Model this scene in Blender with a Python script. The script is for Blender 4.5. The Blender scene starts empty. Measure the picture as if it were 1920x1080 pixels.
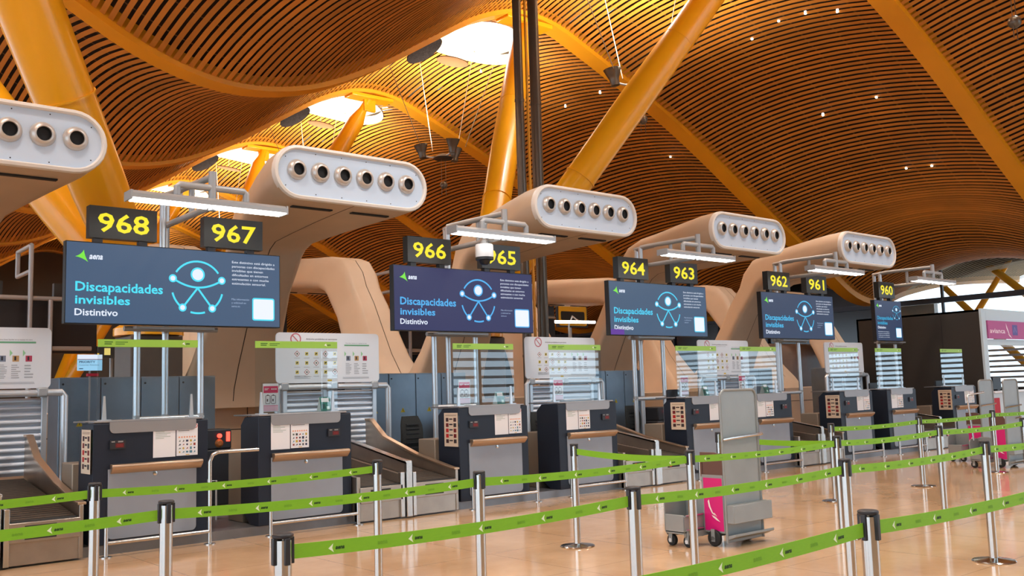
import bpy, math, random
import numpy as np
from mathutils import Vector, Matrix
random.seed(7)
PI = math.pi
SC = bpy.context.scene
COL = SC.collection
# ------------------------------------------------------------------ camera, world, exposure
F_PX, YAW, PITCH, ROLL = 1783.304, 0.699644, 0.108887, -0.030632
cam = bpy.data.cameras.new('camera'); cam.sensor_width = 36.0; cam.lens = F_PX * 36.0 / 1920.0
cam.clip_start = 0.05; cam.clip_end = 600
camo = bpy.data.objects.new('camera', cam); COL.objects.link(camo)
cy_, sy_ = math.cos(YAW), math.sin(YAW)
fw = Vector((sy_ * math.cos(PITCH), cy_ * math.cos(PITCH), math.sin(PITCH)))
rt = Vector((cy_, -sy_, 0.0)); up = rt.cross(fw)
r2 = rt * math.cos(ROLL) + up * math.sin(ROLL); u2 = -rt * math.sin(ROLL) + up * math.cos(ROLL)
camo.matrix_world = Matrix(((r2.x, u2.x, -fw.x, 0), (r2.y, u2.y, -fw.y, 0), (r2.z, u2.z, -fw.z, 1.5), (0, 0, 0, 1)))
SC.camera = camo
SC.view_settings.view_transform = 'Standard'; SC.view_settings.look = 'None'
SC.view_settings.gamma = 1.0; SC.view_settings.use_curve_mapping = False
EXPOSURE = 0.5
SC.view_settings.exposure = EXPOSURE
w = bpy.data.worlds.new('daylight'); SC.world = w; w.use_nodes = True
bg = w.node_tree.nodes['Background']; bg.inputs[0].default_value = (0.66, 0.84, 1.0, 1); bg.inputs[1].default_value = 2.1
SC.cycles.max_bounces = 7; SC.cycles.diffuse_bounces = 4; SC.cycles.glossy_bounces = 3
SC.cycles.transparent_max_bounces = 16; SC.cycles.transmission_bounces = 4
SC.cycles.caustics_reflective = False; SC.cycles.caustics_refractive = False
SC.cycles.sample_clamp_indirect = 4.0
SC.cycles.use_denoising = True

P = 4.57607                                   # pitch of one pair of desks along the row
UPLIGHT_W, SKY_E, TUBE_E, DOWN_W = 2600.0, 4.0, 6.0, 850.0

# ------------------------------------------------------------------ materials
def lin(c):
    return tuple((v / 255 / 12.92) if v / 255 <= .04045 else ((v / 255 + .055) / 1.055) ** 2.4 for v in c)
MATS = {}
def pm(name, col, rough=.5, metal=0.0, spec=.5, noise=0.0, nscale=8.0, emit=None, es=1.0, coat=0.0, stretch=None, island=0.0):
    """principled material with an optional fine noise in colour and roughness"""
    if name in MATS: return MATS[name]
    m = bpy.data.materials.new(name); m.use_nodes = True; nt = m.node_tree
    b = nt.nodes['Principled BSDF']
    b.inputs['Base Color'].default_value = (*col, 1); b.inputs['Roughness'].default_value = rough
    b.inputs['Metallic'].default_value = metal; b.inputs['Specular IOR Level'].default_value = spec
    b.inputs['Coat Weight'].default_value = coat
    if emit: b.inputs['Emission Color'].default_value = (*emit, 1); b.inputs['Emission Strength'].default_value = es
    if noise or island:
        tc = nt.nodes.new('ShaderNodeTexCoord'); mp = nt.nodes.new('ShaderNodeMapping')
        nz = nt.nodes.new('ShaderNodeTexNoise'); nz.inputs['Scale'].default_value = nscale; nz.inputs['Detail'].default_value = 4
        if stretch: mp.inputs['Scale'].default_value = stretch
        nt.links.new(tc.outputs['Object'], mp.inputs[0]); nt.links.new(mp.outputs[0], nz.inputs['Vector'])
        hs = nt.nodes.new('ShaderNodeHueSaturation'); hs.inputs['Color'].default_value = (*col, 1)
        mr = nt.nodes.new('ShaderNodeMapRange'); mr.inputs['From Min'].default_value = .3; mr.inputs['From Max'].default_value = .7
        mr.inputs['To Min'].default_value = 1 - noise; mr.inputs['To Max'].default_value = 1 + noise
        nt.links.new(nz.outputs['Fac'], mr.inputs['Value'])
        src = mr.outputs[0]
        if island:
            ge = nt.nodes.new('ShaderNodeNewGeometry'); m2 = nt.nodes.new('ShaderNodeMapRange')
            m2.inputs['To Min'].default_value = 1 - island; m2.inputs['To Max'].default_value = 1 + island
            nt.links.new(ge.outputs['Random Per Island'], m2.inputs['Value'])
            mu = nt.nodes.new('ShaderNodeMath'); mu.operation = 'MULTIPLY'
            nt.links.new(src, mu.inputs[0]); nt.links.new(m2.outputs[0], mu.inputs[1]); src = mu.outputs[0]
        nt.links.new(src, hs.inputs['Value']); nt.links.new(hs.outputs[0], b.inputs['Base Color'])
    MATS[name] = m; return m
def flat(c):
    """matt printed ink of an sRGB colour"""
    return pm('ink_%d_%d_%d' % c, lin(c), .6)
def glow(c, s=1.0):
    """self-lit screen pixel colour (sRGB)"""
    return pm('lit_%d_%d_%d_%d' % (*c, int(s * 100)), (0.01, 0.01, 0.01), .5, emit=lin(c), es=s / 2 ** EXPOSURE)
def glass(name, tint=(1, 1, 1), refl=.5, rough=0.0):
    if name in MATS: return MATS[name]
    m = bpy.data.materials.new(name); m.use_nodes = True; nt = m.node_tree
    for n in list(nt.nodes): nt.nodes.remove(n)
    o = nt.nodes.new('ShaderNodeOutputMaterial'); t = nt.nodes.new('ShaderNodeBsdfTransparent'); g = nt.nodes.new('ShaderNodeBsdfGlossy')
    t.inputs[0].default_value = (*tint, 1); g.inputs['Roughness'].default_value = rough
    f = nt.nodes.new('ShaderNodeFresnel'); ge = nt.nodes.new('ShaderNodeNewGeometry'); mr = nt.nodes.new('ShaderNodeMapRange')
    mr.inputs['To Min'].default_value = 1.5; mr.inputs['To Max'].default_value = 1 / 1.5
    nt.links.new(ge.outputs['Backfacing'], mr.inputs['Value']); nt.links.new(mr.outputs[0], f.inputs[0])
    mu = nt.nodes.new('ShaderNodeMath'); mu.operation = 'MULTIPLY'; mu.inputs[1].default_value = refl * 2; mu.use_clamp = True
    mx = nt.nodes.new('ShaderNodeMixShader')
    nt.links.new(f.outputs[0], mu.inputs[0]); nt.links.new(mu.outputs[0], mx.inputs[0])
    nt.links.new(t.outputs[0], mx.inputs[1]); nt.links.new(g.outputs[0], mx.inputs[2]); nt.links.new(mx.outputs[0], o.inputs[0])
    MATS[name] = m; return m

M_SLAT = pm('bamboo_slat', (0.53, 0.212, 0.030), .5, noise=.14, nscale=.7, island=.16)
M_SLATOUT = pm('daylit_slat', (0.60, 0.58, 0.50), .6, noise=.1, nscale=.7)  # paler copy of the slats, outdoor daylight painted into the colour
M_DECK = pm('roof_deck_dark', (0.022, 0.012, 0.007), .9)
M_CARR = pm('slat_carrier', (0.10, 0.05, 0.018), .7)
M_RIB = pm('rib_yellow_paint', (0.80, 0.36, 0.010), .42, noise=.05, nscale=.6)
M_TREE = pm('column_yellow_paint', (0.90, 0.43, 0.010), .30, noise=.05, nscale=.5, coat=.2)
M_ARM = pm('arm_beige_shell', (0.58, 0.45, 0.325), .48, noise=.05, nscale=1.5)
M_ARMRIM = pm('arm_white_rim', (0.80, 0.76, 0.71), .4)
M_FACE = pm('nozzle_plate', (0.58, 0.70, 0.86), .42)
M_NOZ = pm('nozzle_alu', (0.62, 0.58, 0.54), .35, metal=.5)
M_BLACK = pm('black_void', (0.006, 0.006, 0.007), .7)
M_BLKPL = pm('black_plastic', (0.018, 0.018, 0.022), .45)
M_NAVY = pm('counter_navy', (0.012, 0.018, 0.032), .45, spec=.35, noise=.06, nscale=3)
M_GREYP = pm('counter_grey_panel', (0.29, 0.32, 0.365), .45, metal=.25, noise=.06, nscale=2.2)
M_LIP = pm('counter_grey_lip', (0.30, 0.30, 0.31), .35, metal=.3)
M_BRONZE = pm('ledge_bronze', (0.50, 0.36, 0.25), .30, metal=.75)
M_STEEL = pm('brushed_steel', (0.60, 0.58, 0.55), .27, metal=1.0, noise=.07, nscale=60, stretch=(1, 1, .05))
M_CHROME = pm('polished_steel', (0.55, 0.53, 0.50), .16, metal=1.0)
M_CONV = pm('conveyor_steel', (0.40, 0.35, 0.30), .33, metal=.85, noise=.08, nscale=5)
M_ALU = pm('aluminium_pipe', (0.66, 0.70, 0.74), .36, metal=.7)
M_GREYPIPE = pm('grey_pipe', (0.40, 0.41, 0.42), .45, metal=.4)
M_CAB = pm('cabinet_steel', (0.22, 0.29, 0.36), .42, metal=.55, noise=.1, nscale=3)
M_SHUT = pm('shutter_lath', (0.58, 0.64, 0.72), .36, metal=.6)
M_BELT = pm('conveyor_belt', (0.062, 0.046, 0.032), .75, noise=.25, nscale=25)
M_GREEN = pm('queue_belt_green', (0.20, 0.47, 0.012), .6, noise=.04, nscale=30, stretch=(1, 1, 12))
M_GREEND = pm('queue_belt_print', (0.15, 0.37, 0.012), .6)
M_STRIP = pm('screen_header_green', (0.30, 0.56, 0.07), .4)
M_WHITE = pm('white_board', (0.80, 0.83, 0.88), .35)
M_PAPER = pm('paper', (0.78, 0.78, 0.80), .55)
M_GLASS = glass('clear_pane', (.93, .97, .98), .95)
M_ACRYL = glass('acrylic', (.92, .95, .97), .4)
M_CARTG = pm('cart_grey', (0.30, 0.31, 0.30), .42, metal=.3, noise=.05, nscale=4)
M_PINK = pm('cart_magenta', lin((214, 14, 118)), .4)
M_RUBBER = pm('rubber', (0.012, 0.012, 0.012), .7)
M_FABRIC = pm('chair_fabric', (0.020, 0.022, 0.022), .9, noise=.2, nscale=60)
M_POLE = pm('dark_pole', (0.13, 0.11, 0.09), .32, metal=.5)
M_SCRBACK = pm('screen_case', (0.012, 0.012, 0.014), .5)
M_DARKSTEEL = pm('kick_steel', (0.22, 0.22, 0.23), .4, metal=.7, noise=.1, nscale=4)
M_DESK = pm('desk_beige', (0.30, 0.24, 0.18), .45, metal=.3)

def floor_mat():
    m = bpy.data.materials.new('polished_stone'); m.use_nodes = True; nt = m.node_tree; b = nt.nodes['Principled BSDF']
    tc = nt.nodes.new('ShaderNodeTexCoord'); sep = nt.nodes.new('ShaderNodeSeparateXYZ'); nt.links.new(tc.outputs['Object'], sep.inputs[0])
    def edge(sock, off, size):
        a = nt.nodes.new('ShaderNodeMath'); a.operation = 'ADD'; a.inputs[1].default_value = off; nt.links.new(sock, a.inputs[0])
        d = nt.nodes.new('ShaderNodeMath'); d.operation = 'PINGPONG'; d.inputs[1].default_value = size / 2; nt.links.new(a.outputs[0], d.inputs[0])
        c = nt.nodes.new('ShaderNodeMath'); c.operation = 'LESS_THAN'; c.inputs[1].default_value = .004; nt.links.new(d.outputs[0], c.inputs[0]); return c
    e1 = edge(sep.outputs[0], 0.35, 1.2); e2 = edge(sep.outputs[1], 0.05, 1.2)
    mx = nt.nodes.new('ShaderNodeMath'); mx.operation = 'MAXIMUM'; nt.links.new(e1.outputs[0], mx.inputs[0]); nt.links.new(e2.outputs[0], mx.inputs[1])
    n1 = nt.nodes.new('ShaderNodeTexNoise'); n1.inputs['Scale'].default_value = .9; n1.inputs['Detail'].default_value = 8; n1.inputs['Roughness'].default_value = .65
    nt.links.new(tc.outputs['Object'], n1.inputs['Vector'])
    cr = nt.nodes.new('ShaderNodeValToRGB'); cr.color_ramp.elements[0].position = .3; cr.color_ramp.elements[1].position = .75
    cr.color_ramp.elements[0].color = (0.49, 0.295, 0.155, 1); cr.color_ramp.elements[1].color = (0.70, 0.465, 0.275, 1)
    nt.links.new(n1.outputs['Fac'], cr.inputs[0])
    # dark scuffs
    n2 = nt.nodes.new('ShaderNodeTexNoise'); n2.inputs['Scale'].default_value = 2.2; n2.inputs['Detail'].default_value = 6
    nt.links.new(tc.outputs['Object'], n2.inputs['Vector'])
    c2 = nt.nodes.new('ShaderNodeValToRGB'); c2.color_ramp.elements[0].position = .66; c2.color_ramp.elements[1].position = .80
    c2.color_ramp.elements[0].color = (0, 0, 0, 1); c2.color_ramp.elements[1].color = (.5, .5, .5, 1)
    nt.links.new(n2.outputs['Fac'], c2.inputs[0])
    ad = nt.nodes.new('ShaderNodeMath'); ad.operation = 'MULTIPLY'; ad.inputs[1].default_value = .5; nt.links.new(mx.outputs[0], ad.inputs[0])
    mm = nt.nodes.new('ShaderNodeMath'); mm.operation = 'MAXIMUM'; nt.links.new(ad.outputs[0], mm.inputs[0]); nt.links.new(c2.outputs[0], mm.inputs[1])
    mc = nt.nodes.new('ShaderNodeMixRGB'); mc.inputs[2].default_value = (0.14, 0.085, 0.05, 1)
    nt.links.new(mm.outputs[0], mc.inputs[0]); nt.links.new(cr.outputs[0], mc.inputs[1]); nt.links.new(mc.outputs[0], b.inputs['Base Color'])
    b.inputs['Roughness'].default_value = .14; b.inputs['Specular IOR Level'].default_value = .7
    rr = nt.nodes.new('ShaderNodeMapRange'); rr.inputs['To Min'].default_value = .05; rr.inputs['To Max'].default_value = .19
    nt.links.new(n1.outputs['Fac'], rr.inputs['Value']); nt.links.new(rr.outputs[0], b.inputs['Roughness'])
    return m
M_FLOOR = floor_mat()

# ------------------------------------------------------------------ mesh builder
BASE = {}                                       # world position of every thing's root
class MB:
    def __init__(self): self.v = []; self.f = []; self.mi = []; self.slots = []
    def slot(self, m):
        if m not in self.slots: self.slots.append(m)
        return self.slots.index(m)
    def add(self, vs, fs, m):
        o = len(self.v); s = self.slot(m); self.v += [tuple(p) for p in vs]
        for f in fs: self.f.append(tuple(i + o for i in f)); self.mi.append(s)
    def box(self, x0, x1, y0, y1, z0, z1, m):
        vs = [(x, y, z) for x in (x0, x1) for y in (y0, y1) for z in (z0, z1)]
        self.add(vs, [(0, 1, 3, 2), (4, 6, 7, 5), (0, 4, 5, 1), (2, 3, 7, 6), (0, 2, 6, 4), (1, 5, 7, 3)], m)
    def prism(self, poly, a, b, axis, m):
        """2D polygon swept from a to b along axis; poly runs in the other two axes in xyz order"""
        def p3(q, t):
            return {'x': (t, q[0], q[1]), 'y': (q[0], t, q[1]), 'z': (q[0], q[1], t)}[axis]
        n = len(poly); vs = [p3(q, a) for q in poly] + [p3(q, b) for q in poly]
        fs = [(i, (i + 1) % n, n + (i + 1) % n, n + i) for i in range(n)] + [tuple(range(n - 1, -1, -1)), tuple(range(n, 2 * n))]
        self.add(vs, fs, m)
    def loft(self, loops, m, cap0=True, cap1=True):
        n = len(loops[0]); vs = [p for l in loops for p in l]; fs = []
        for k in range(len(loops) - 1):
            for i in range(n):
                j = (i + 1) % n; fs.append((k * n + i, k * n + j, (k + 1) * n + j, (k + 1) * n + i))
        if cap0: fs.append(tuple(range(n - 1, -1, -1)))
        if cap1: fs.append(tuple(range((len(loops) - 1) * n, len(loops) * n)))
        self.add(vs, fs, m)
    def tube(self, pts, r, m, seg=12, caps=True):
        """round tube through points; r a number or a list"""
        pts = [Vector(p) for p in pts]; n = len(pts); rs = r if isinstance(r, (list, tuple)) else [r] * n
        loops = []; prev = None
        for i, p in enumerate(pts):
            d = (pts[min(i + 1, n - 1)] - pts[max(i - 1, 0)]).normalized()
            if prev is None:
                a = d.orthogonal().normalized()
                if abs(d.z) < .9: a = d.cross(Vector((0, 0, 1))).normalized()
            else:
                a = (prev - d * prev.dot(d)).normalized()
            prev = a; b = d.cross(a)
            if 0 < i < n - 1:
                c = (pts[i + 1] - p).normalized().dot((p - pts[i - 1]).normalized()); k = 1 / max(.5, math.sqrt((1 + c) / 2))
            else: k = 1
            loops.append([p + (a * math.cos(2 * PI * j / seg) + b * math.sin(2 * PI * j / seg)) * rs[i] for j in range(seg)])
        self.loft(loops, m, caps, caps)
    def lathe(self, c, axis, prof, m, seg=20, cap0=False, cap1=False):
        """prof: list of (radius, distance along axis)"""
        c = Vector(c); d = Vector(axis).normalized(); a = d.orthogonal().normalized(); b = d.cross(a)
        self.loft([[c + d * t + (a * math.cos(2 * PI * j / seg) + b * math.sin(2 * PI * j / seg)) * r for j in range(seg)] for r, t in prof], m, cap0, cap1)
    def ball(self, c, r, m, seg=14, rings=8, sz=1.0):
        self.lathe(c, (0, 0, 1), [(max(1e-4, r * math.sin(PI * k / rings)), -r * sz * math.cos(PI * k / rings)) for k in range(rings + 1)], m, seg)
    def poly2(self, fr, pts, m, off=.001):
        o, u, v, n = fr; self.add([o + u * p[0] + v * p[1] + n * off for p in pts], [tuple(range(len(pts)))], m)
    def rect2(self, fr, x0, x1, z0, z1, m, off=.001):
        self.poly2(fr, [(x0, z0), (x1, z0), (x1, z1), (x0, z1)], m, off)
    def text2(self, fr, s, x, z, cap, m, width=None, off=.002, bold=0.0, align='l', slant=0.0):
        vs, fs, x0, x1, ch = glyphs(s, bold); sz = cap / ch; sx = (width / (x1 - x0)) if width else sz
        sh = {'l': 0, 'c': -.5 * (x1 - x0) * sx, 'r': -(x1 - x0) * sx}[align]
        o, u, v, n = fr
        self.add([o + u * (x + sh + (p[0] - x0) * sx + slant * p[1] * sz) + v * (z + p[1] * sz) + n * off for p in vs], fs, m)
    def disc2(self, fr, x, z, r, m, off=.002, seg=20, rz=None):
        rz = rz or r
        self.poly2(fr, [(x + r * math.cos(2 * PI * i / seg), z + rz * math.sin(2 * PI * i / seg)) for i in range(seg)], m, off)
    def stroke2(self, fr, pts, wd, m, off=.002, close=False):
        n = len(pts); k = n if close else n - 1; P2 = [Vector((p[0], p[1])) for p in pts]
        L = []; R = []
        for i in range(n):
            a = P2[(i - 1) % n] if (close or i > 0) else P2[i]; b = P2[(i + 1) % n] if (close or i < n - 1) else P2[i]
            d = (b - a).normalized(); nn = Vector((-d.y, d.x)) * wd / 2; L.append(P2[i] + nn); R.append(P2[i] - nn)
        o, u, v, nr = fr
        self.add([o + u * p.x + v * p.y + nr * off for p in L + R], [(n + i, n + (i + 1) % n, (i + 1) % n, i) for i in range(k)], m)
    def build(self, name, parent=None, bevel=0.0, smooth=True, loc=None, **tags):
        base = Vector(loc) if loc is not None else BASE.get(parent, Vector((0, 0, 0)))
        me = bpy.data.meshes.new(name)
        me.from_pydata([(p[0] - base.x, p[1] - base.y, p[2] - base.z) for p in self.v], [], self.f)
        for m in self.slots: me.materials.append(m)
        me.polygons.foreach_set('material_index', self.mi)
        if smooth:
            me.polygons.foreach_set('use_smooth', [True] * len(self.f)); me.update(); me.set_sharp_from_angle(angle=math.radians(38))
        me.update()
        o = bpy.data.objects.new(name, me); COL.objects.link(o)
        if parent is not None: o.parent = parent
        elif loc is not None: o.location = loc
        BASE[o] = base
        if bevel:
            bv = o.modifiers.new('edge', 'BEVEL'); bv.width = bevel; bv.segments = 2; bv.limit_method = 'ANGLE'; bv.angle_limit = math.radians(50)
        for k, v in tags.items(): o[k] = v
        return o
GL = {}
def glyphs(s, bold=0.0):
    key = (s, bold)
    if key in GL: return GL[key]
    def mk(t):
        c = bpy.data.curves.new('lettering', 'FONT'); c.body = t; c.size = 1; c.resolution_u = 2; c.offset = bold; c.dimensions = '2D'; c.fill_mode = 'FRONT'
        o = bpy.data.objects.new('lettering', c); COL.objects.link(o)
        dg = bpy.context.evaluated_depsgraph_get(); me = bpy.data.meshes.new_from_object(o.evaluated_get(dg))
        vs = [(v.co.x, v.co.y) for v in me.vertices]; fs = [tuple(p.vertices) for p in me.polygons]
        nz = [p.normal.z for p in me.polygons]
        fs = [f if z >= 0 else f[::-1] for f, z in zip(fs, nz)]
        bpy.data.objects.remove(o); bpy.data.curves.remove(c); bpy.data.meshes.remove(me); return vs, fs
    if ('cap', bold) not in GL: GL[('cap', bold)] = max(p[1] for p in mk('H')[0])
    vs, fs = mk(s); xs = [p[0] for p in vs]
    GL[key] = (vs, fs, min(xs), max(xs), GL[('cap', bold)]); return GL[key]
def fr_y(x, y, z, sgn=-1):
    """drawing plane facing -Y (sgn -1) with its origin at x,y,z"""
    return (Vector((x, y, z)), Vector((1, 0, 0) if sgn < 0 else (-1, 0, 0)), Vector((0, 0, 1)), Vector((0, sgn, 0)))
def fr_x(x, y, z):
    """drawing plane facing -X; u runs along -Y"""
    return (Vector((x, y, z)), Vector((0, -1, 0)), Vector((0, 0, 1)), Vector((-1, 0, 0)))
def rrect(x0, x1, z0, z1, r, n=5, corners=(1, 1, 1, 1)):
    """rounded rectangle, corner flags bl br tr tl"""
    out = []
    for (cx, cz, a0, on) in ((x0 + r, z0 + r, PI, corners[0]), (x1 - r, z0 + r, 1.5 * PI, corners[1]), (x1 - r, z1 - r, 0, corners[2]), (x0 + r, z1 - r, .5 * PI, corners[3])):
        if on: out += [(cx + r * math.cos(a0 + .5 * PI * k / n), cz + r * math.sin(a0 + .5 * PI * k / n)) for k in range(n + 1)]
        else: out.append((x0 if cx < (x0 + x1) / 2 else x1, z0 if cz < (z0 + z1) / 2 else z1))
    return out
def thing(name, loc, label, cat, group=None):
    o = bpy.data.objects.new(name, None); o.empty_display_size = .1; COL.objects.link(o); o.location = loc; BASE[o] = Vector(loc)
    tag(o, label, cat, group); return o
def tag(o, label, cat, group=None):
    o['label'] = label; o['category'] = cat
    if group: o['group'] = group
    return o
KIDS = {}
def copy_tree(root, loc=None, label=None, parent=None, rotz=None):
    c = root.copy(); COL.objects.link(c)
    if parent is not None: c.parent = parent
    for ch in [k for k in ALL() if k.parent == root]: copy_tree(ch, parent=c)
    if loc is not None: c.location = loc; BASE[c] = Vector(loc)
    if label: c['label'] = label
    if rotz is not None: c.rotation_euler = (0, 0, rotz)
    return c
def ALL(): return list(COL.objects)
def struct(o): o['kind'] = 'structure'; return o

# ------------------------------------------------------------------ the setting: floor, ceiling, ribs, facades
b = MB(); b.add([(-30, -20, 0), (80, -20, 0), (80, 80, 0), (-30, 80, 0)], [(0, 1, 2, 3)], M_FLOOR); struct(b.build('floor'))

CP = [(4, 11.03), (5.5, 10.15), (7, 9.36), (9, 8.87), (11, 9.15), (13, 10.09), (15, 11.36), (16.5, 12.28), (18, 12.80), (19.5, 12.75), (21, 12.25), (23, 11.47),
      (25, 10.62), (27, 9.63), (29, 8.54), (31, 7.50), (32.5, 6.72), (34, 5.95), (36, 4.95), (37.5, 4.70), (40, 5.2), (43, 5.7), (47, 6.1), (54, 6.5)]
CP = sorted([(18 - x, z) for x, z in CP if x > 14.2 and x < 32] + [(-14, 6.9), (-16, 6.3)] + CP)
_cx = np.array([c[0] for c in CP]); _cz = np.array([c[1] for c in CP])
_m = np.gradient(_cz, _cx)
def zr(x):
    x = np.asarray(x, float); i = np.clip(np.searchsorted(_cx, x) - 1, 0, len(_cx) - 2)
    h = _cx[i + 1] - _cx[i]; t = np.clip((x - _cx[i]) / h, 0, 1)
    return (2 * t**3 - 3 * t**2 + 1) * _cz[i] + (t**3 - 2 * t**2 + t) * h * _m[i] + (-2 * t**3 + 3 * t**2) * _cz[i + 1] + (t**3 - t**2) * h * _m[i + 1]
RIBS = [-6 + 9 * k for k in range(10)]          # rib planes along Y; vaults of slats span between them
BULGE = .62
def zc(x, y):
    t = ((np.asarray(y, float) + 6) / 9) % 1.0; x = np.asarray(x, float)
    e = np.clip((x - 30.5) / 4.5, 0, 1) * (1 - .7 * np.clip((x - 40) / 4, 0, 1)); e = e * e * (3 - 2 * e)
    return zr(x) + (BULGE + .78 * e) * 4 * t * (1 - t)
OCULI = [(18.9, 6.2 + 9 * k) for k in range(7)] + [(-1.0, 6.2 + 9 * k) for k in range(4)]
ORAD = 1.9
def spans(x, y0, y1, rad):
    segs = [(y0, y1)]
    for ox, oy in OCULI:
        d = rad * rad - (x - ox) ** 2
        if d <= 0: continue
        h = math.sqrt(d); new = []
        for a, c in segs:
            if oy + h <= a or oy - h >= c: new.append((a, c)); continue
            if oy - h > a + .02: new.append((a, oy - h))
            if oy + h < c - .02: new.append((oy + h, c))
        segs = new
    return segs
FX = 40.0
def ceiling_mesh():
    b = MB(); s_in = b.slot(M_SLAT); s_out = b.slot(M_SLATOUT); d = b.slot(M_DECK); c = b.slot(M_CARR)
    pitch, wd, hh = .178, .117, .008
    for x in np.arange(-13.5, 52.0, pitch):
        s = s_in if x < FX else s_out
        dz = float(zr(x + .01) - zr(x - .01)) / .02; L = math.sqrt(1 + dz * dz); ux, uz = 1 / L, dz / L
        if x > 40.5 and int(round(x / pitch)) % 2: continue
        for k in range(len(RIBS) - 1):
            for a, e in spans(x, RIBS[k] + .28, RIBS[k + 1] - .28, ORAD):
                n = max(2, int((e - a) / .7)); ys = np.linspace(a, e, n + 1); zs = zc(x, ys); o = len(b.v); h = wd / 2 * (1.0 if x < 40 else 1.6)
                for y, z in zip(ys, zs):
                    b.v += [(x - ux * h - uz * hh, y, z - uz * h + ux * hh), (x - ux * h, y, z - uz * h), (x + ux * h, y, z + uz * h), (x + ux * h - uz * hh, y, z + uz * h + ux * hh)]
                for i in range(n):
                    p = o + 4 * i
                    b.f += [(p, p + 4, p + 5, p + 1), (p + 1, p + 5, p + 6, p + 2), (p + 2, p + 6, p + 7, p + 3)]; b.mi += [s] * 3
    st = .55
    for x in np.arange(-14, 52.2, st):
        for k in range(len(RIBS) - 1):
            for a, e in spans(x + st / 2, RIBS[k], RIBS[k + 1], ORAD + .1):
                n = max(1, int((e - a) / 1.2)); ys = np.linspace(a, e, n + 1); o = len(b.v)
                z0 = zc(x, np.clip(ys, RIBS[k] + .001, RIBS[k + 1] - .001)) + .30; z1 = zc(x + st, np.clip(ys, RIBS[k] + .001, RIBS[k + 1] - .001)) + .30
                for y, p, q in zip(ys, z0, z1): b.v += [(x, y, p), (x + st, y, q)]
                for i in range(n): b.f.append((o + 2 * i, o + 2 * i + 1, o + 2 * i + 3, o + 2 * i + 2)); b.mi.append(d)
    for k in range(len(RIBS) - 1):
        for q in range(1, 9):
            y = RIBS[k] + q; xs = np.arange(-14, 52.2, .6)
            for x in xs[:-1]:
                if any((x + .3 - ox) ** 2 + (y - oy) ** 2 < (ORAD + .35) ** 2 for ox, oy in OCULI): continue
                b.add([(x, y - .03, float(zc(x, y)) + .045), (x + .6, y - .03, float(zc(x + .6, y)) + .045), (x + .6, y + .03, float(zc(x + .6, y)) + .045), (x, y + .03, float(zc(x, y)) + .045)], [(0, 1, 2, 3)], M_CARR)
    return b
struct(ceiling_mesh().build('ceiling', smooth=False))
for k, y in enumerate(RIBS):
    b = MB(); xs = np.arange(-14, 52.1, .5); loops = []
    for x in xs:
        dz = float(zr(x + .05) - zr(x - .05)) / .1; L = math.sqrt(1 + dz * dz); z = float(zr(x)); loops.append([(x + dz / L * .16, y - .29, z - .03 / L), (x + dz / L * .16, y + .29, z - .03 / L), (x - dz / L * .3, y + .34, z + .3), (x - dz / L * .3, y - .34, z + .3)])
    b.loft(loops, M_RIB); struct(b.build('ceiling_beam'))
# roof-lights: rim and glowing glass
M_SKYPANE = pm('roof_light_pane', (.9, .9, .9), .4, emit=(1.0, .98, .95), es=SKY_E)
M_RIM = pm('roof_light_rim', (.86, .72, .56), .6)
for ox, oy in OCULI:
    b = MB(); n = 40; lo = []; hi = []; zt = float(zc(ox, oy)) + .7
    for j in range(n):
        a = 2 * PI * j / n; x, y = ox + ORAD * math.cos(a), oy + ORAD * math.sin(a)
        lo.append((x, y, float(zc(x, y)) - .05)); hi.append((ox + (ORAD - .1) * math.cos(a), oy + (ORAD - .1) * math.sin(a), zt))
    b.loft([lo, hi], M_RIM, False, False); b.add(hi, [tuple(range(n - 1, -1, -1))], M_SKYPANE)
    struct(b.build('window_roof_light'))
# far end wall and the wall of louvred windows behind the viewer
M_WALL = pm('far_wall_dark', (.10, .08, .06), .7, noise=.1, nscale=.4)
b = MB(); b.box(-14, 42, 75.2, 75.5, 0, 14, M_WALL); struct(b.build('wall_back'))
M_LOUV = pm('louvre_alu', (.42, .45, .48), .4, metal=.4)
M_MULL = pm('mullion_dark', (.05, .055, .065), .4, metal=.4)
b = MB()
for z in np.arange(.5, 6.0, .42): b.box(19.6, 40, -15.2, -14.95, z, z + .13, M_LOUV)
for x in np.arange(19.6, 40.1, 4.08): b.box(x - .06, x + .06, -15.0, -14.8, 0, 13, M_MULL)
b.box(19.6, 40, -15.25, -14.9, 6.1, 6.35, M_MULL)
struct(b.build('window_front'))
b = MB(); b.box(-14, 19.5, -15.3, -15.0, 0, 13, pm('front_wall_brown', (.20, .14, .10), .6, noise=.15, nscale=.3)); struct(b.build('wall_front'))
FX = 40.0
b = MB()
for y in np.arange(-14.5, 76, 8.31): b.box(FX - .06, FX + .06, y - .05 + .35, y + .05 + .35, 0, float(zr(FX)) + .9, M_MULL)
b.box(FX - .08, FX + .08, -15, 76, 4.72, 4.95, M_MULL)
b.box(FX - .08, FX + .08, -15, 76, 0, .12, M_MULL)
b.add([(FX, -15, .1), (FX, 22, .1), (FX, 22, 7.0), (FX, -15, 7.0)], [(0, 1, 2, 3)], M_GLASS)
struct(b.build('window_right'))
b = MB()
for z in np.arange(.35, 2.7, .22): b.box(FX + .2, FX + .35, -15, 22.0, z, z + .09, M_LOUV)
for z in np.arange(2.8, 4.6, .40): b.box(FX + .2, FX + .45, -15, 11.0, z, z + .12, M_LOUV)
struct(b.build('trim_louvres'))
M_DGL = pm('dark_glazing', (.02, .025, .03), .15, spec=.6)
b = MB(); b.box(FX + .1, FX + .3, 22, 76, 0, 7.2, M_DGL)
for y in np.arange(22, 76, 3.0): b.box(FX - .02, FX + .1, y - .05, y + .05, 0, 7.2, M_MULL)
struct(b.build('wall_right'))
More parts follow.
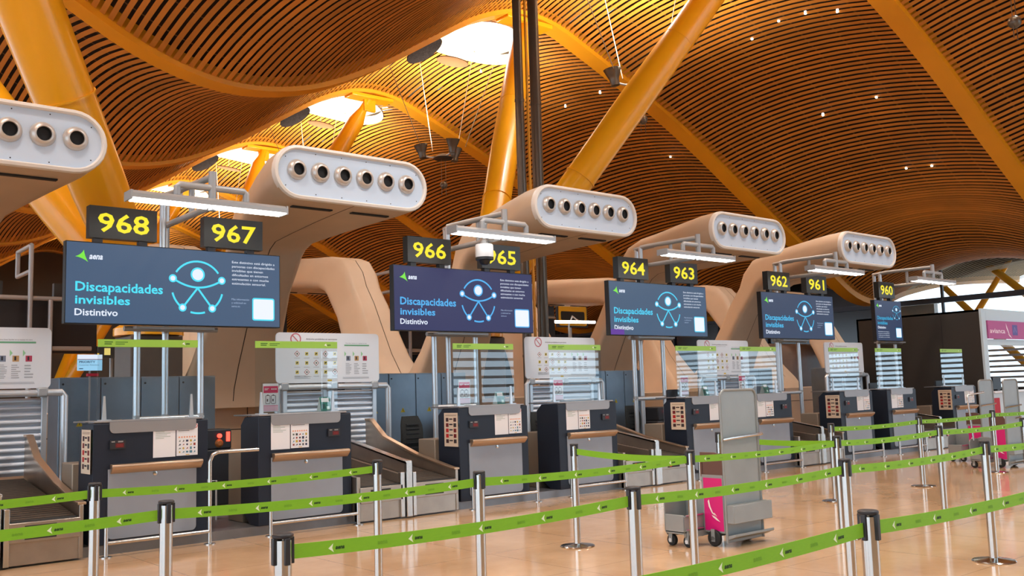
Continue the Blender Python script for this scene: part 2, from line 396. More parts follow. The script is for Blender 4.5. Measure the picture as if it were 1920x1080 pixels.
# outside the right facade: forecourt and yellow roof struts
b = MB(); b.box(41, 90, -20, 80, -.3, -.05, pm('forecourt', (.45, .46, .48), .8, noise=.1)); struct(b.build('ground_outside'))
for i, (p0, p1, r) in enumerate((((46, 21.96, 6.1), (46, 16.5, 0), .20), ((46, 19.9, 7.0), (46, 12.6, 0), .22), ((46.6, 18.9, 7.0), (46.6, 24.0, 0), .17))):
    b = MB(); b.tube([p0, [(a + c) / 2 for a, c in zip(p0, p1)], p1], [r * .7, r, r * .7], M_TREE, 12)
    tag(b.build('roof_strut'), ['yellow strut outside the glass wall, nearest the glass pane joint', 'yellow strut outside the glass leaning towards the far side', 'yellow strut outside the glass above the pink airline sign'][i], 'strut', 'yellow struts outside')
b = MB(); b.box(47, 47.4, 22.9, 40, 4.1, 5.3, pm('walkway_grey', (.40, .45, .50), .5)); b.box(46.8, 47.6, 22.9, 40, 5.3, 5.42, M_MULL)
b.box(47.1, 47.3, 23.2, 23.5, -.1, 4.1, M_MULL); b.box(47.1, 47.3, 34, 34.3, -.1, 4.1, M_MULL)
tag(b.build('footbridge'), 'grey walkway band outside the glass wall behind the last screen', 'walkway')

# steel skirting under desks and conveyors, raised shell base under the arms
b = MB(); b.box(-2.2, 23.2, 10.14, 13.0, 0, .10, M_DARKSTEEL); struct(b.build('trim_kick_plate'))
b = MB(); b.box(-3, 34, 15.75, 18.3, 0, 1.38, M_ARM)
for x in np.arange(-2, 34, 2.288): b.box(x, x + .015, 15.742, 15.76, 0, 1.38, M_BLACK)
b.box(-3, 34, 15.742, 15.76, 1.0, 1.015, M_BLACK)
struct(b.build('trim_arm_base', bevel=.04))

# ------------------------------------------------------------------ yellow tree columns
for x, y, z, n in ((12.79, 16.4, 2.7, 'between the second arm and the dark poles'), (5.50, 15.9, 2.6, 'under sign screen 968')):
    b = MB(); b.prism([(x - .42, y - .42), (x + .42, y - .42), (x + .42, y + .42), (x - .42, y + .42)], 1.38, z, 'z', pm('pier_brown', (.085, .06, .045), .5, noise=.08)); tag(b.build('column_pier', loc=(x, y, 1.38), bevel=.03), 'dark brown pier carrying a yellow column ' + n, 'pier')
def tree(base, tops, lab, idx, k_=1.0):
    r = thing('tree_column', base, lab, 'column', 'yellow tree columns')
    for t in tops:
        B0 = Vector(base) + Vector((0, 0, .35)); T = Vector(t); d = T - B0
        b = MB(); ks = [0, .04, .2, .5, .8, .93, .965, 1.0]; rs = [q * k_ for q in (.30, .34, .42, .46, .43, .38, .2, .17)]
        b.tube([B0 + d * k for k in ks], rs, M_TREE, 24)
        for k in (.33, .66): b.tube([B0 + d * (k - .0012), B0 + d * (k + .0012)], (.462 if k == .33 else .452) * k_, M_TREE, 24)
        b.build('strut', r)
        b = MB(); b.box(T.x - .9, T.x + .9, T.y - .3, T.y + .3, T.z - .06, T.z + .08, M_TREE); b.box(T.x - .25, T.x + .25, T.y - .06, T.y + .06, T.z - .5, T.z, M_TREE); b.build('head_plate', r, bevel=.02)
    b = MB(); b.lathe(base, (0, 0, 1), [(.55, 0), (.55, .12), (.42, .2), (.36, .55)], M_TREE, 24, True, True); b.build('base', r)
    return r
for k in range(3):
    y = 16.4 + 18 * k
    tree((12.79, y, 2.7 if k == 0 else 0), [(18.5, y + 4.6, 12.65), (18.5, y - 4.4, 12.65)],
         ['thick yellow tree column forking behind the second beige arm', 'yellow tree column farther back, top above the first beige arm', 'yellow tree column deepest in the hall'][k], k, .80)
for k in range(2):
    y = 15.9 + 18.5 * k
    tree((5.50, y, 2.6 if k == 0 else 0), [(.3, 12 + 18 * k, 12.25), (.2, 21 + 18 * k, 12.25)],
         ['thick yellow tree column leaning out of the left edge behind sign 968', 'yellow tree column far back at the left, mostly hidden'][k], k)

# ------------------------------------------------------------------ ventilation arms
def sect(xc, y, z, t, wd, ang, rr, q=0, n=7):
    """rounded rectangle across the arm: wd along X, t along the direction at angle ang in the YZ plane"""
    pts = rrect(-wd / 2, wd / 2, -t / 2, t / 2, min(rr, t / 2 - .001, wd / 2 - .001), n)
    return [(xc + a * (1 - q * (c / t + .5)), y - c * math.sin(ang), z + c * math.cos(ang)) for a, c in pts]
ARMX = 6.795
def make_arm(label):
    r = thing('ventilation_arm', (ARMX, 15.9, 1.38), label, 'ventilation arm', 'beige ventilation arms facing the hall')
    S = [(11.46, 4.535, .75, 2.46, 0, .375, 0), (11.9, 4.52, .75, 2.40, .03, .34, .04), (12.6, 4.48, .74, 2.10, .05, .28, .12), (13.4, 4.42, .74, 1.74, .06, .22, .25), (13.95, 4.38, .76, 1.52, .12, .19, .34),
         (14.26, 4.27, .80, 1.44, .42, .18, .40), (14.46, 4.07, .76, 1.40, .82, .17, .43), (14.60, 3.82, .67, 1.40, 1.05, .16, .45), (14.92, 3.42, .65, 1.42, 1.06, .16, .45), (15.27, 2.82, .65, 1.52, 1.06, .16, .45), (15.60, 2.24, .68, 1.68, 1.08, .16, .44),
         (15.84, 1.86, .80, 1.80, 1.16, .18, .40), (16.0, 1.60, 1.0, 1.9, 1.35, .2, .35), (16.1, 1.38, 1.2, 1.95, 1.57, .2, .3)]
    # shell
    b = MB(); b.loft([sect(ARMX, y, z, t, wd, -a, rr, q) for y, z, t, wd, a, rr, q in S], M_ARM, True, True)
    o = b.build('shell', r)
    # seam and slots
    m = MB(); 
    path = [(y - (t / 2 + .002) * math.sin(a), z - (t / 2 + .002) * math.cos(a)) for y, z, t, wd, a, rr, q in S[:-1]]
    path2 = [(y + (t / 2 + .002) * math.sin(a), z + (t / 2 + .002) * math.cos(a)) for y, z, t, wd, a, rr, q in S[1:-1]]
    for (y0, z0), (y1, z1) in zip(path[:-1], path[1:]):
        m.add([(ARMX - .007, y0, z0), (ARMX + .007, y0, z0), (ARMX + .007, y1, z1), (ARMX - .007, y1, z1)], [(0, 1, 2, 3), (3, 2, 1, 0)], M_BLACK)
    for (y0, z0), (y1, z1) in zip(path2[:-1], path2[1:]):
        m.add([(ARMX - .007, y0, z0), (ARMX + .007, y0, z0), (ARMX + .007, y1, z1), (ARMX - .007, y1, z1)], [(0, 1, 2, 3), (3, 2, 1, 0)], M_BLACK)
    for x0 in (-.78, .16):
        m.box(ARMX + x0, ARMX + x0 + .62, 11.78, 11.86, 4.13, 4.16, M_BLACK)
    m.build('seam', o)
    # rim and plate
    b = MB(); L = lambda ins, y: [(ARMX + a, y, 4.535 + c) for a, c in rrect(-1.23 + ins, 1.23 - ins, -.375 + ins, .375 - ins, .374 - ins, 7)]
    b.loft([L(0, 11.50), L(0, 11.44), L(.012, 11.415), L(.045, 11.405), L(.06, 11.42), L(.065, 11.47)], M_ARMRIM, False, False); b.build('rim', r)
    b = MB(); b.add(L(.06, 11.452), [tuple(range(len(L(.06, 0))))], M_FACE)
    for sx in (-1.05, -.6, -.2, .2, .6, 1.05):
        for sz in (-.28, .28): b.disc2(fr_y(ARMX, 11.452, 4.535), sx, sz * (1 if abs(sx) < 1 else .7), .008, M_BLACK, seg=8)
    b.build('face_plate', r, smooth=False)
    for j in range(6):
        x = 5.9145 + .3519 * j; d = Vector((.06, -1, -.05)).normalized()
        b = MB(); c = (x, 11.452, 4.57); b.lathe(c, d, [(.142, -.01), (.142, .012), (.134, .026), (.12, .048), (.10, .064), (.086, .067), (.08, .055)], M_NOZ, 24)
        b.lathe(c, d, [(.08, .055), (.076, .022), (.0005, .02)], M_BLACK, 24); b.build('nozzle', r)
    return r
arm_labels = ['beige ventilation arm cut by the left edge, above the first conveyor', 'large beige ventilation arm with six nozzles beside sign 967', 'beige ventilation arm above sign 965, yellow column behind it',
              'beige ventilation arm above sign 963', 'beige ventilation arm above sign 962, last and farthest of its row']
arm0 = make_arm(arm_labels[1])
for i in (-1, 1, 2, 3): copy_tree(arm0, (ARMX + i * P, 15.9, 1.38), arm_labels[i + 1])
REARX = 11.30
rear_labels = ['rear beige arm far left, its bend showing between signs 968 and 967', 'rear beige arm bent like an arch between the screens of 967 and 966', 'rear beige arm with its leg behind the pair of dark poles',
               'rear beige arm reaching back behind sign 964', 'rear beige arm behind the screen of 962 and 961', 'rear beige arm behind sign 961, farthest at the right']
for i in range(-1, 5):
    c = copy_tree(arm0, (REARX + i * P + (.55 if i < 0 else 0), 17.55, 1.38), rear_labels[i + 1], rotz=PI); c['group'] = 'beige ventilation arms facing the far side'

# ------------------------------------------------------------------ twin dark poles
for i, (x, lab) in enumerate(((12.82, 'tall dark steel pole, slimmer one of the pair by the second arm'), (13.28, 'tall dark steel pole, wider one of the pair by the second arm'))):
    b = MB(); b.tube([(x, 14.8, 0), (x, 14.8, float(zc(x, 14.8)) + .05)], [.095, .115][i], M_POLE, 20)
    for z in (2.2, 5.0, 7.6): b.tube([(x, 14.8, z), (x, 14.8, z + .05)], [.105, .125][i], M_POLE, 20)
    tag(b.build('mast', loc=(x, 14.8, 0)), lab, 'pole', 'dark twin poles')
b = MB(); b.box(13.03, 13.07, 14.78, 14.82, 0, 10.4, M_RIB); tag(b.build('cable_duct', loc=(13.05, 14.8, 0)), 'thin orange strip running up between the two dark poles', 'conduit')

# ------------------------------------------------------------------ information screens, number boxes, gantries, lamps
SX, SY, SW, SZ, SH = 3.1317, 11.8964, 2.7502, 2.4598, .9915
BG = [(64, 90, 122), (38, 42, 92), (62, 88, 118), (42, 60, 92), (50, 66, 98)]
CYAN = [(72, 226, 250), (74, 176, 240), (70, 208, 246), (66, 186, 236), (50, 170, 215)]
def person_icon(b, fr, cx, cz, R, sx, cy, wh):
    """ring, head and limbs of the screen symbol"""
    def arc(a0, a1, n=14): return [(cx + R * sx * math.cos(math.radians(a0 + (a1 - a0) * k / n)), cz + R * math.sin(math.radians(a0 + (a1 - a0) * k / n))) for k in range(n + 1)]
    t = R * .075
    for a0, a1 in ((35, 147), (194, 232), (254, 287), (309, 347)): b.stroke2(fr, arc(a0, a1), t, cy)
    n1, n2, n3, n4 = (cx - .96 * R * sx, cz + .30 * R), (cx + .96 * R * sx, cz + .30 * R), (cx - .58 * R * sx, cz - .80 * R), (cx + .58 * R * sx, cz - .80 * R)
    b.stroke2(fr, [(n1[0] + (n2[0] - n1[0]) * k / 16, n1[1] - .31 * R * (1 - (2 * k / 16 - 1) ** 2)) for k in range(17)], t, cy)
    j = (cx, cz - .03 * R)
    b.stroke2(fr, [j, n3], t, cy); b.stroke2(fr, [j, n4], t, cy)
    b.disc2(fr, cx, cz + .49 * R, .28 * R * sx, cy, .003, rz=.28 * R); b.disc2(fr, cx, cz + .49 * R, .215 * R * sx, wh, .004, rz=.215 * R)
    for q in (n1, n2, n3, n4): b.disc2(fr, q[0], q[1], .155 * R * sx, cy, .003, rz=.155 * R); b.disc2(fr, q[0], q[1], .095 * R * sx, wh, .004, rz=.095 * R)
def logo(b, fr, x, z, s, tri, txt, off=.002):
    """airport mark: curved three-pointed star and the word"""
    A, Bp, C = (x, z + .42 * s), (x + .66 * s, z + s), (x + s, z)
    def q(p, r, k=.22):
        c = (x + .60 * s, z + .47 * s); m = ((p[0] + r[0]) / 2, (p[1] + r[1]) / 2); m = (m[0] + (c[0] - m[0]) * .55, m[1] + (c[1] - m[1]) * .55)
        return [((1 - t) ** 2 * p[0] + 2 * t * (1 - t) * m[0] + t * t * r[0], (1 - t) ** 2 * p[1] + 2 * t * (1 - t) * m[1] + t * t * r[1]) for t in (0, .25, .5, .75)]
    pts = q(A, C) + q(C, Bp) + q(Bp, A); c = (x + .60 * s, z + .47 * s); o, u, v, n = fr
    b.add([o + u * p[0] + v * p[1] + n * off for p in [c] + pts], [(0, i + 1, (i + 1) % len(pts) + 1) for i in range(len(pts))], tri)
    b.text2(fr, 'aena', x + 1.06 * s, z + .28 * s, .50 * s, txt, width=1.05 * s, bold=.03, slant=.2, off=off)
def make_screen(i):
    x0 = SX + i * P; wd = SW if i < 4 else 1.27
    lab = ['slate blue information screen under signs 968 and 967', 'navy information screen under signs 966 and 965', 'blue information screen with purple corner under signs 964 and 963',
           'dark blue information screen under signs 962 and 961', 'narrow information screen under sign 960'][i]
    r = thing('information_screen', (x0 + wd / 2, SY + .1, SZ), lab, 'screen', 'information screens over the desks')
    b = MB(); b.box(x0, x0 + wd, SY + .006, SY + .11, SZ, SZ + SH, M_SCRBACK)
    b.box(x0 + .2, x0 + wd - .2, SY + .11, SY + .19, SZ + .15, SZ + SH - .1, M_SCRBACK); b.build('case', r, bevel=.006)
    b = MB(); fr = fr_y(x0, SY + .004, SZ); g = glow(BG[i], .9); cy = glow(CYAN[i], 1.0); wh = glow((232, 240, 255), 1.0)
    b.rect2(fr, .012, wd - .012, .012, SH - .012, g, 0); gr = glow((122, 232, 62), 1.0)
    if i < 4:
        logo(b, fr, .109, .743, .148, gr, wh)
        b.text2(fr, 'Discapacidades', .116, .396, .112, cy, 1.038, bold=.022); b.text2(fr, 'invisibles', .116, .243, .100, cy, .637, bold=.022)
        b.text2(fr, 'Distintivo', .113, .103, .080, wh, .496, bold=.018)
        person_icon(b, fr, 1.60, .502, .335, 1.0, cy, wh)
        for k, (s, wl) in enumerate((('Este distintivo está dirigido a', .605), ('personas con discapacidades', .605), ('invisibles que tienen', .435), ('dificultades en entornos', .51), ('estresantes o con mucha', .52), ('estimulación sensorial.', .475))):
            b.text2(fr, s, 2.062, .845 - .0565 * k, .030, wh, wl, bold=.004)
        for k, (s, wl) in enumerate((('Más información', .245), ('y solicitud en', .20), ('aena.es', .115))): b.text2(fr, s, 2.057, .355 - .046 * k, .024, glow((170, 190, 220), 1.0), wl)
        b.poly2(fr, rrect(2.345, 2.665, .092, .396, .03), cy, .002); b.poly2(fr, rrect(2.362, 2.648, .11, .378, .02), glow((238, 244, 255), 1.0), .003)
        if i == 2: b.rect2(fr, .012, .36, .012, .11, glow((92, 40, 150), 1.0), .003)
    else:
        logo(b, fr, .07, .80, .12, gr, wh)
        b.text2(fr, 'Discapacidades', .09, .52, .085, cy, .74, bold=.022); b.text2(fr, 'invisibles', .09, .40, .08, cy, .46, bold=.022); b.text2(fr, 'Distintivo', .09, .30, .06, wh, .37, bold=.018)
        person_icon(b, fr, 1.02, .70, .17, 1.1, cy, wh)
        for k, s in enumerate(('Este distintivo está dirigido a', 'personas con discapacidades', 'invisibles que tienen dificultades', 'estresantes o con mucha')): b.text2(fr, s, .09, .215 - .045 * k, .02, wh, .52)
        b.poly2(fr, rrect(.93, 1.2, .08, .33, .03), cy, .002); b.poly2(fr, rrect(.945, 1.185, .095, .315, .02), glow((238, 244, 255), 1.0), .003)
    b.build('display', r, smooth=False)
    return r
SCREENS = [make_screen(i) for i in range(5)]
M_NUMBOX = pm('number_box', (0.030, 0.030, 0.028), .38, noise=.1, nscale=2)
YEL = glow((255, 236, 30), 1.0)
def number_box(num, x0, x1, z0, z1, y, blue=False):
    r = thing('number_sign', ((x0 + x1) / 2, y + .06, z0 - .06), 'black sign with lit yellow number %s' % num, 'number sign', 'lit desk number signs')
    b = MB(); b.box(x0, x1, y, y + .13, z0, z1, M_NUMBOX); fr = fr_y(x0, y, z0); W, H = x1 - x0, z1 - z0
    b.text2(fr, num, W * .12, H * .215, H * .57, YEL, W * .76, bold=.018, off=.003); b.build('case', r)
    for k in (.14, .80): b = MB(); b.box(x0 + W * k - .05, x0 + W * k + .05, y + .02, y + .11, z0 - .055, z0, M_BLKPL); b.build('foot', r)
for i in range(4):
    number_box(str(968 - 2 * i), 3.39 + i * P, 4.20 + i * P, 3.505, 3.90, 11.885)
    number_box(str(967 - 2 * i), 4.80 + i * P, 5.61 + i * P, 3.495, 3.89, 11.865)
number_box('960', 21.66, 22.41, 3.515, 3.905, 11.885)
def make_gantry(x, lab):
    """three poles behind the screen, twin masts above it and a boom reaching forward"""
    r = thing('sign_gantry', (x + 4.5, 12.3, .1), lab, 'gantry', 'pole gantries carrying the screens')
    for px_, py_ in ((4.09, 12.24), (4.91, 12.24), (4.53, 12.47)):
        b = MB(); b.tube([(x + px_, py_, .1), (x + px_, py_, 2.46 if py_ < 12.3 else 4.18)], .042, M_ALU, 14)
        for z in (1.3, 2.40): b.tube([(x + px_, py_, z), (x + px_, py_, z + .05)], .047, M_GREYPIPE, 14)
        b.build('pole', r)
    b = MB(); b.tube([(x + 4.40, 12.24, 2.5), (x + 4.40, 12.24, 4.18)], .042, M_ALU, 14); b.build('pole', r)
    b = MB(); b.tube([(x + 3.9, 12.16, 2.435), (x + 5.1, 12.16, 2.435)], .035, M_GREYPIPE, 10); b.box(x + 4.0, x + 5.0, 12.0, 12.3, 2.425, 2.458, M_GREYPIPE); b.build('crossbar', r)
    b = MB(); b.tube([(x + 4.05, 12.24, 1.30), (x + 4.95, 12.24, 1.30)], .035, M_ALU, 12); b.build('brace', r)
    b = MB(); b.tube([(x + 4.40, 12.24, 4.18), (x + 4.47, 12.1, 4.2), (x + 4.53, 10.97, 4.2)], .042, M_GREYPIPE, 14)
    b.tube([(x + 4.53, 12.47, 3.84), (x + 4.53, 10.97, 3.84)], .042, M_GREYPIPE, 14); b.tube([(x + 4.53, 12.5, 4.18), (x + 4.53, 12.0, 4.2)], .042, M_GREYPIPE, 14)
    b.tube([(x + 4.53, 11.6, 3.84), (x + 4.53, 11.6, 4.2)], .036, M_GREYPIPE, 12)
    b.tube([(x + 4.53, 10.95, 4.26), (x + 4.53, 10.95, 3.78)], .048, M_GREYPIPE, 14); b.build('boom', r)
    b = MB(); b.tube([(x + 4.10, 10.95, 3.93), (x + 4.10, 10.95, 4.03), (x + 4.13, 10.95, 4.06), (x + 4.93, 10.95, 4.06), (x + 4.96, 10.95, 4.03), (x + 4.96, 10.95, 3.93)], .042, M_GREYPIPE, 14); b.build('lamp_bar', r)
    return r
glab = ['grey pole gantry carrying the screen of 968 and 967', 'grey pole gantry carrying the screen of 966 and 965', 'grey pole gantry carrying the screen of 964 and 963', 'grey pole gantry carrying the screen of 962 and 961', 'grey pole gantry carrying the narrow screen of 960']
gantry0 = make_gantry(0, glab[0])
for i in range(1, 5): copy_tree(gantry0, (4.5 + i * P - (.3 if i == 4 else 0), 12.3, .1), glab[i])
M_TUBE = pm('fluorescent_tube', (.9, .9, .9), .4, emit=(1.0, .98, .93), es=TUBE_E)
def make_lamp(lab):
    r = thing('strip_light', (4.5, 10.95, 3.80), lab, 'strip light', 'twin tube strip lights over the desks')
    b = MB(); prof = [(10.83, 3.83), (10.83, 3.88), (10.88, 3.92), (11.02, 3.92), (11.07, 3.88), (11.07, 3.83), (11.04, 3.845), (10.86, 3.845)]
    b.prism(prof, 3.54, 5.46, 'x', M_GREYPIPE); b.box(3.53, 3.55, 10.83, 11.07, 3.81, 3.915, M_GREYPIPE); b.box(5.45, 5.47, 10.83, 11.07, 3.81, 3.915, M_GREYPIPE); b.build('housing', r)
    for y in (10.89, 11.01):
        for a, c in ((3.57, 4.48), (4.51, 5.43)):
            b = MB(); b.tube([(a, y, 3.822), (c, y, 3.822)], .017, M_TUBE, 8); b.build('tube', r)
    b = MB()
    for x in (4.06, 4.14, 4.92, 5.0): b.tube([(x, 10.95, 3.91), (x * .5 + (4.10 if x < 4.5 else 4.96) * .5, 10.95, 3.97)], .006, M_BLKPL, 6)
    b.build('hanger', r); return r
llab = ['lit strip light above signs 968 and 967', 'lit strip light above signs 966 and 965', 'lit strip light above signs 964 and 963', 'lit strip light above signs 962 and 961', 'lit strip light above sign 960']
lamp0 = make_lamp(llab[0])
for i in range(1, 5): copy_tree(lamp0, (4.5 + i * P - (.3 if i == 4 else 0), 10.95, 3.80), llab[i])
# ceiling camera in front of sign 965
r = thing('security_camera', (9.02, 11.35, 3.45), 'white dome camera hanging in front of sign 965', 'camera')
b = MB(); b.lathe((9.02, 11.35, 3.47), (0, 0, 1), [(.10, .09), (.135, .09), (.14, .11), (.14, .28), (.13, .30), (.001, .30)], M_WHITE, 24); b.build('housing', r)
b = MB(); b.lathe((9.02, 11.35, 3.47), (0, 0, 1), [(.001, -.02), (.05, -.015), (.08, .015), (.09, .05), (.14, .06), (.14, .1), (.1, .1)], M_BLKPL, 24); b.build('dome', r)
b = MB(); b.lathe((9.02, 11.35, 3.77), (0, 0, 1), [(.06, 0), (.06, .06), (.035, .07), (.035, .14), (.05, .15), (.05, .30)], M_GREYPIPE, 16, True, True); b.tube([(9.02, 11.35, 4.05), (9.1, 11.35, 4.16)], .03, M_GREYPIPE, 10); b.build('bracket', r)

# ------------------------------------------------------------------ check-in desks
CY, CH, CW = 10.11, 1.316, 1.19
def pictos(b, fr, x0, x1, z0, z1, nx, ny, cols, off=.003):
    rnd = random.Random(int(x0 * 1000) + nx)
    dx, dz = (x1 - x0) / nx, (z1 - z0) / ny
    for i in range(nx):
        for j in range(ny):
            c = flat(rnd.choice(cols)); cx, cz = x0 + dx * (i + .5), z0 + dz * (j + .5)
            k = rnd.random(); w_, h_ = dx * (.24 + .14 * rnd.random()), dz * (.22 + .16 * rnd.random())
            if k < .4: b.rect2(fr, cx - w_, cx + w_, cz - h_, cz + h_, c, off)
            elif k < .7: b.disc2(fr, cx, cz, min(w_, h_), c, off, 10)
            else: b.poly2(fr, [(cx - w_, cz - h_), (cx + w_, cz - h_ * .3), (cx + w_ * .3, cz + h_)], c, off)
def lines(b, fr, x0, x1, z0, z1, n, col, off=.003, ragged=.5, h=.45):
    rnd = random.Random(int(abs(x0) * 997) + n); dz = (z1 - z0) / n
    for k in range(n):
        z = z1 - dz * (k + .5); b.rect2(fr, x0, x1 - (x1 - x0) * ragged * rnd.random(), z - dz * h / 2, z + dz * h / 2, col, off)
PCOL = [(40, 50, 80), (60, 60, 64), (150, 60, 50), (190, 160, 60), (80, 130, 150), (90, 100, 90)]
M_RED = pm('red_digits', (.05, .004, .004), .5, emit=(.8, .03, .03), es=.05)
def make_counter(kind, x0, label):
    """kind a: scale display left, papers right, poster on its side; kind b: mirrored"""
    r = thing('check_in_desk', (x0 + CW / 2, CY + .25, .1), label, 'check-in desk', 'navy check-in desks')
    prof = [(CY, .10), (CY, CH - .012), (CY + .015, CH), (CY + .36, CH - .01), (CY + .47, 1.215), (CY + .47, .26), (CY + .22, .10)]
    b = MB(); b.prism(prof, x0, x0 + CW, 'x', M_NAVY); b.build('body', r, bevel=.008)
    b = MB(); b.box(x0 + .01, x0 + CW - .06, CY + .0, CY + .42, CH, CH + .018, M_LIP); b.box(x0 - .02, x0 + CW * .55, CY + .2, CY + .62, CH, CH + .016, M_DARKSTEEL); b.build('worktop', r, bevel=.004)
    fr = fr_y(x0, CY, 0)
    lx0, lx1 = (.16, 1.055) if kind == 'a' else (.15, 1.04)
    b = MB(); b.prism([(x0 + a, c) for a, c in rrect(lx0, lx1, 1.205, CH + .002, .05, 5, (1, 1, 0, 0))], CY - .012, CY + .01, 'y', M_LIP); b.build('lip', r)
    b = MB(); b.prism([(x0 + a, c) for a, c in rrect(.15, 1.06, .15, .845, .05, 5, (1, 1, 0, 0))], CY - .014, CY + .01, 'y', M_GREYP); d = b.build('front_panel', r, bevel=.003)
    b = MB(); b.lathe((x0 + (.62 if kind == 'a' else .58), CY - .014, .775), (0, -1, 0), [(.022, 0), (.022, .006), (.012, .009), (.001, .009)], M_CHROME, 14); b.build('lock', d)
    b = MB(); hx0, hx1 = (.17, 1.11) if kind == 'a' else (.16, 1.13)
    b.prism([(CY + .0, .80), (CY - .02, .80), (CY - .07, .845), (CY - .085, .87), (CY - .075, .89), (CY - .05, .895), (CY, .895)], x0 + hx0, x0 + hx1, 'x', M_BRONZE); b.build('ledge', r, bevel=.006)
    dx = .16 if kind == 'a' else .87
    b = MB(); b.box(x0 + dx, x0 + dx + .155, CY - .022, CY + .01, 1.046, 1.136, M_BLKPL); f2 = fr_y(x0, CY - .022, 0); b.rect2(f2, dx + .055, dx + .14, 1.06, 1.105, M_RED, .001)
    b.text2(f2, '000', dx + .07, 1.066, .03, pm('red_led', (.1, 0, 0), .5, emit=(1, .06, .05), es=.12), .055)
    b.rect2(f2, dx + .015, dx + .05, 1.115, 1.125, flat((150, 150, 150)), .001); b.rect2(f2, dx + .08, dx + .13, 1.113, 1.127, flat((140, 140, 140)), .001); b.build('scale_display', r)
    # two printed sheets
    sx0 = .60 if kind == 'a' else .15
    f3 = fr_y(x0, CY - .003, 0); b = MB(); b.rect2(f3, sx0, sx0 + .235, .932, 1.266, M_PAPER, .001)
    b.rect2(f3, sx0 + .03, sx0 + .07, 1.235, 1.245, flat((90, 90, 95)), .002); lines(b, f3, sx0 + .025, sx0 + .19, 1.12, 1.205, 5, flat((178, 190, 182)), .002); b.build('notice_sheet', r, smooth=False)
    b = MB(); q = sx0 + .245; b.rect2(f3, q, q + .23, .936, 1.268, M_PAPER, .001); lines(b, f3, q + .02, q + .18, 1.19, 1.245, 4, flat((120, 120, 124)), .002, .3)
    b.stroke2(f3, [(q + .205 + .02 * math.cos(a), 1.245 + .02 * math.sin(a)) for a in np.linspace(0, 2 * PI, 17)[:-1]], .006, flat((200, 50, 50)), .002, True)
    for k in range(7): b.disc2(f3, q + .03 + .028 * k, 1.13, .009, flat((226, 150, 110)), .002, 8)
    pictos(b, f3, q + .015, q + .215, .955, 1.11, 5, 4, PCOL, .002); b.rect2(f3, q + .10, q + .14, .941, .949, flat((220, 170, 50)), .002); b.build('notice_sheet', r, smooth=False)
    # glass screen
    g0, g1 = (.105, 1.165) if kind == 'a' else (.075, 1.145); gy = 10.35
    b = MB(); b.box(x0 + g0, x0 + g1, gy - .003, gy + .003, CH + .02, 2.17, M_GLASS); s = b.build('glass_screen', r, smooth=False)
    b = MB(); b.box(x0 + g0, x0 + g1, gy - .006, gy + .006, 2.098, 2.178, M_STRIP); f4 = fr_y(x0 + g0, gy - .006, 2.098); L = g1 - g0
    logo(b, f4, L * .83, .02, .042, flat((240, 245, 240)), flat((20, 60, 20)), .001)
    for k in range(2): b.rect2(f4, L * .06, L * (.14 - .01 * k), .047 - .02 * k, .056 - .02 * k, flat((40, 90, 20)), .001); b.rect2(f4, L * .165, L * (.285 - .03 * k), .047 - .02 * k, .055 - .02 * k, flat((70, 120, 30)), .001)
    b.build('header_strip', s, smooth=False)
    for k in (.05, L - .09):
        b = MB(); b.prism([(x0 + g0 + k, CH + .02), (x0 + g0 + k + .045, CH + .02), (x0 + g0 + k + .03, CH + .27), (x0 + g0 + k + .015, CH + .27)], gy - .012, gy + .012, 'y', M_ALU); b.box(x0 + g0 + k - .03, x0 + g0 + k + .08, gy - .05, gy + .05, CH + .016, CH + .028, M_ALU); b.build('bracket', s)
    # staff-side desk block
    b = MB(); ex = (-.12, .30) if kind == 'a' else (.1, CW - .1)
    b.box(x0 + (-.06 if kind == 'a' else .02), x0 + CW - .05, CY + .472, CY + .86, .1, .90, M_DESK); b.build('desk_block', r, bevel=.01)
    if kind == 'a':
        f5 = fr_x(x0 - .018, CY + .30, .80); b = MB(); b.box(x0 - .02, x0 - .002, CY - .01, CY + .31, .80, 1.255, M_ACRYL); pl = flat((226, 206, 180))
        b.rect2(f5, 0, .305, .01, .45, pl, .004); lines(b, f5, .03, .28, .405, .43, 2, flat((150, 120, 100)), .005, .2)
        rnd = random.Random(5)
        for k in range(5):
            for q in range(2):
                b.rect2(f5, .04 + .17 * q, .10 + .17 * q, .335 - .07 * k, .385 - .07 * k, flat(rnd.choice([(120, 30, 30), (190, 30, 30), (70, 40, 40), (60, 50, 50)])), .005)
            b.rect2(f5, .115, .19, .36 - .07 * k, .378 - .07 * k, flat((60, 50, 50)), .005)
        b.build('side_poster', r, smooth=False)
    return r
CA, CB = 2.9533, 4.7252
dlab = lambda n: 'navy check-in desk under number sign %s' % n
deskA = make_counter('a', CA, dlab(968) + ', poster on its side'); deskB = make_counter('b', CB, dlab(967) + ', pink notice on top')
for i in range(1, 5): copy_tree(deskA, (CA + CW / 2 + i * P, CY + .25, .1), dlab(968 - 2 * i) + ', poster on its side')
for i in range(1, 4): copy_tree(deskB, (CB + CW / 2 + i * P, CY + .25, .1), dlab(967 - 2 * i))
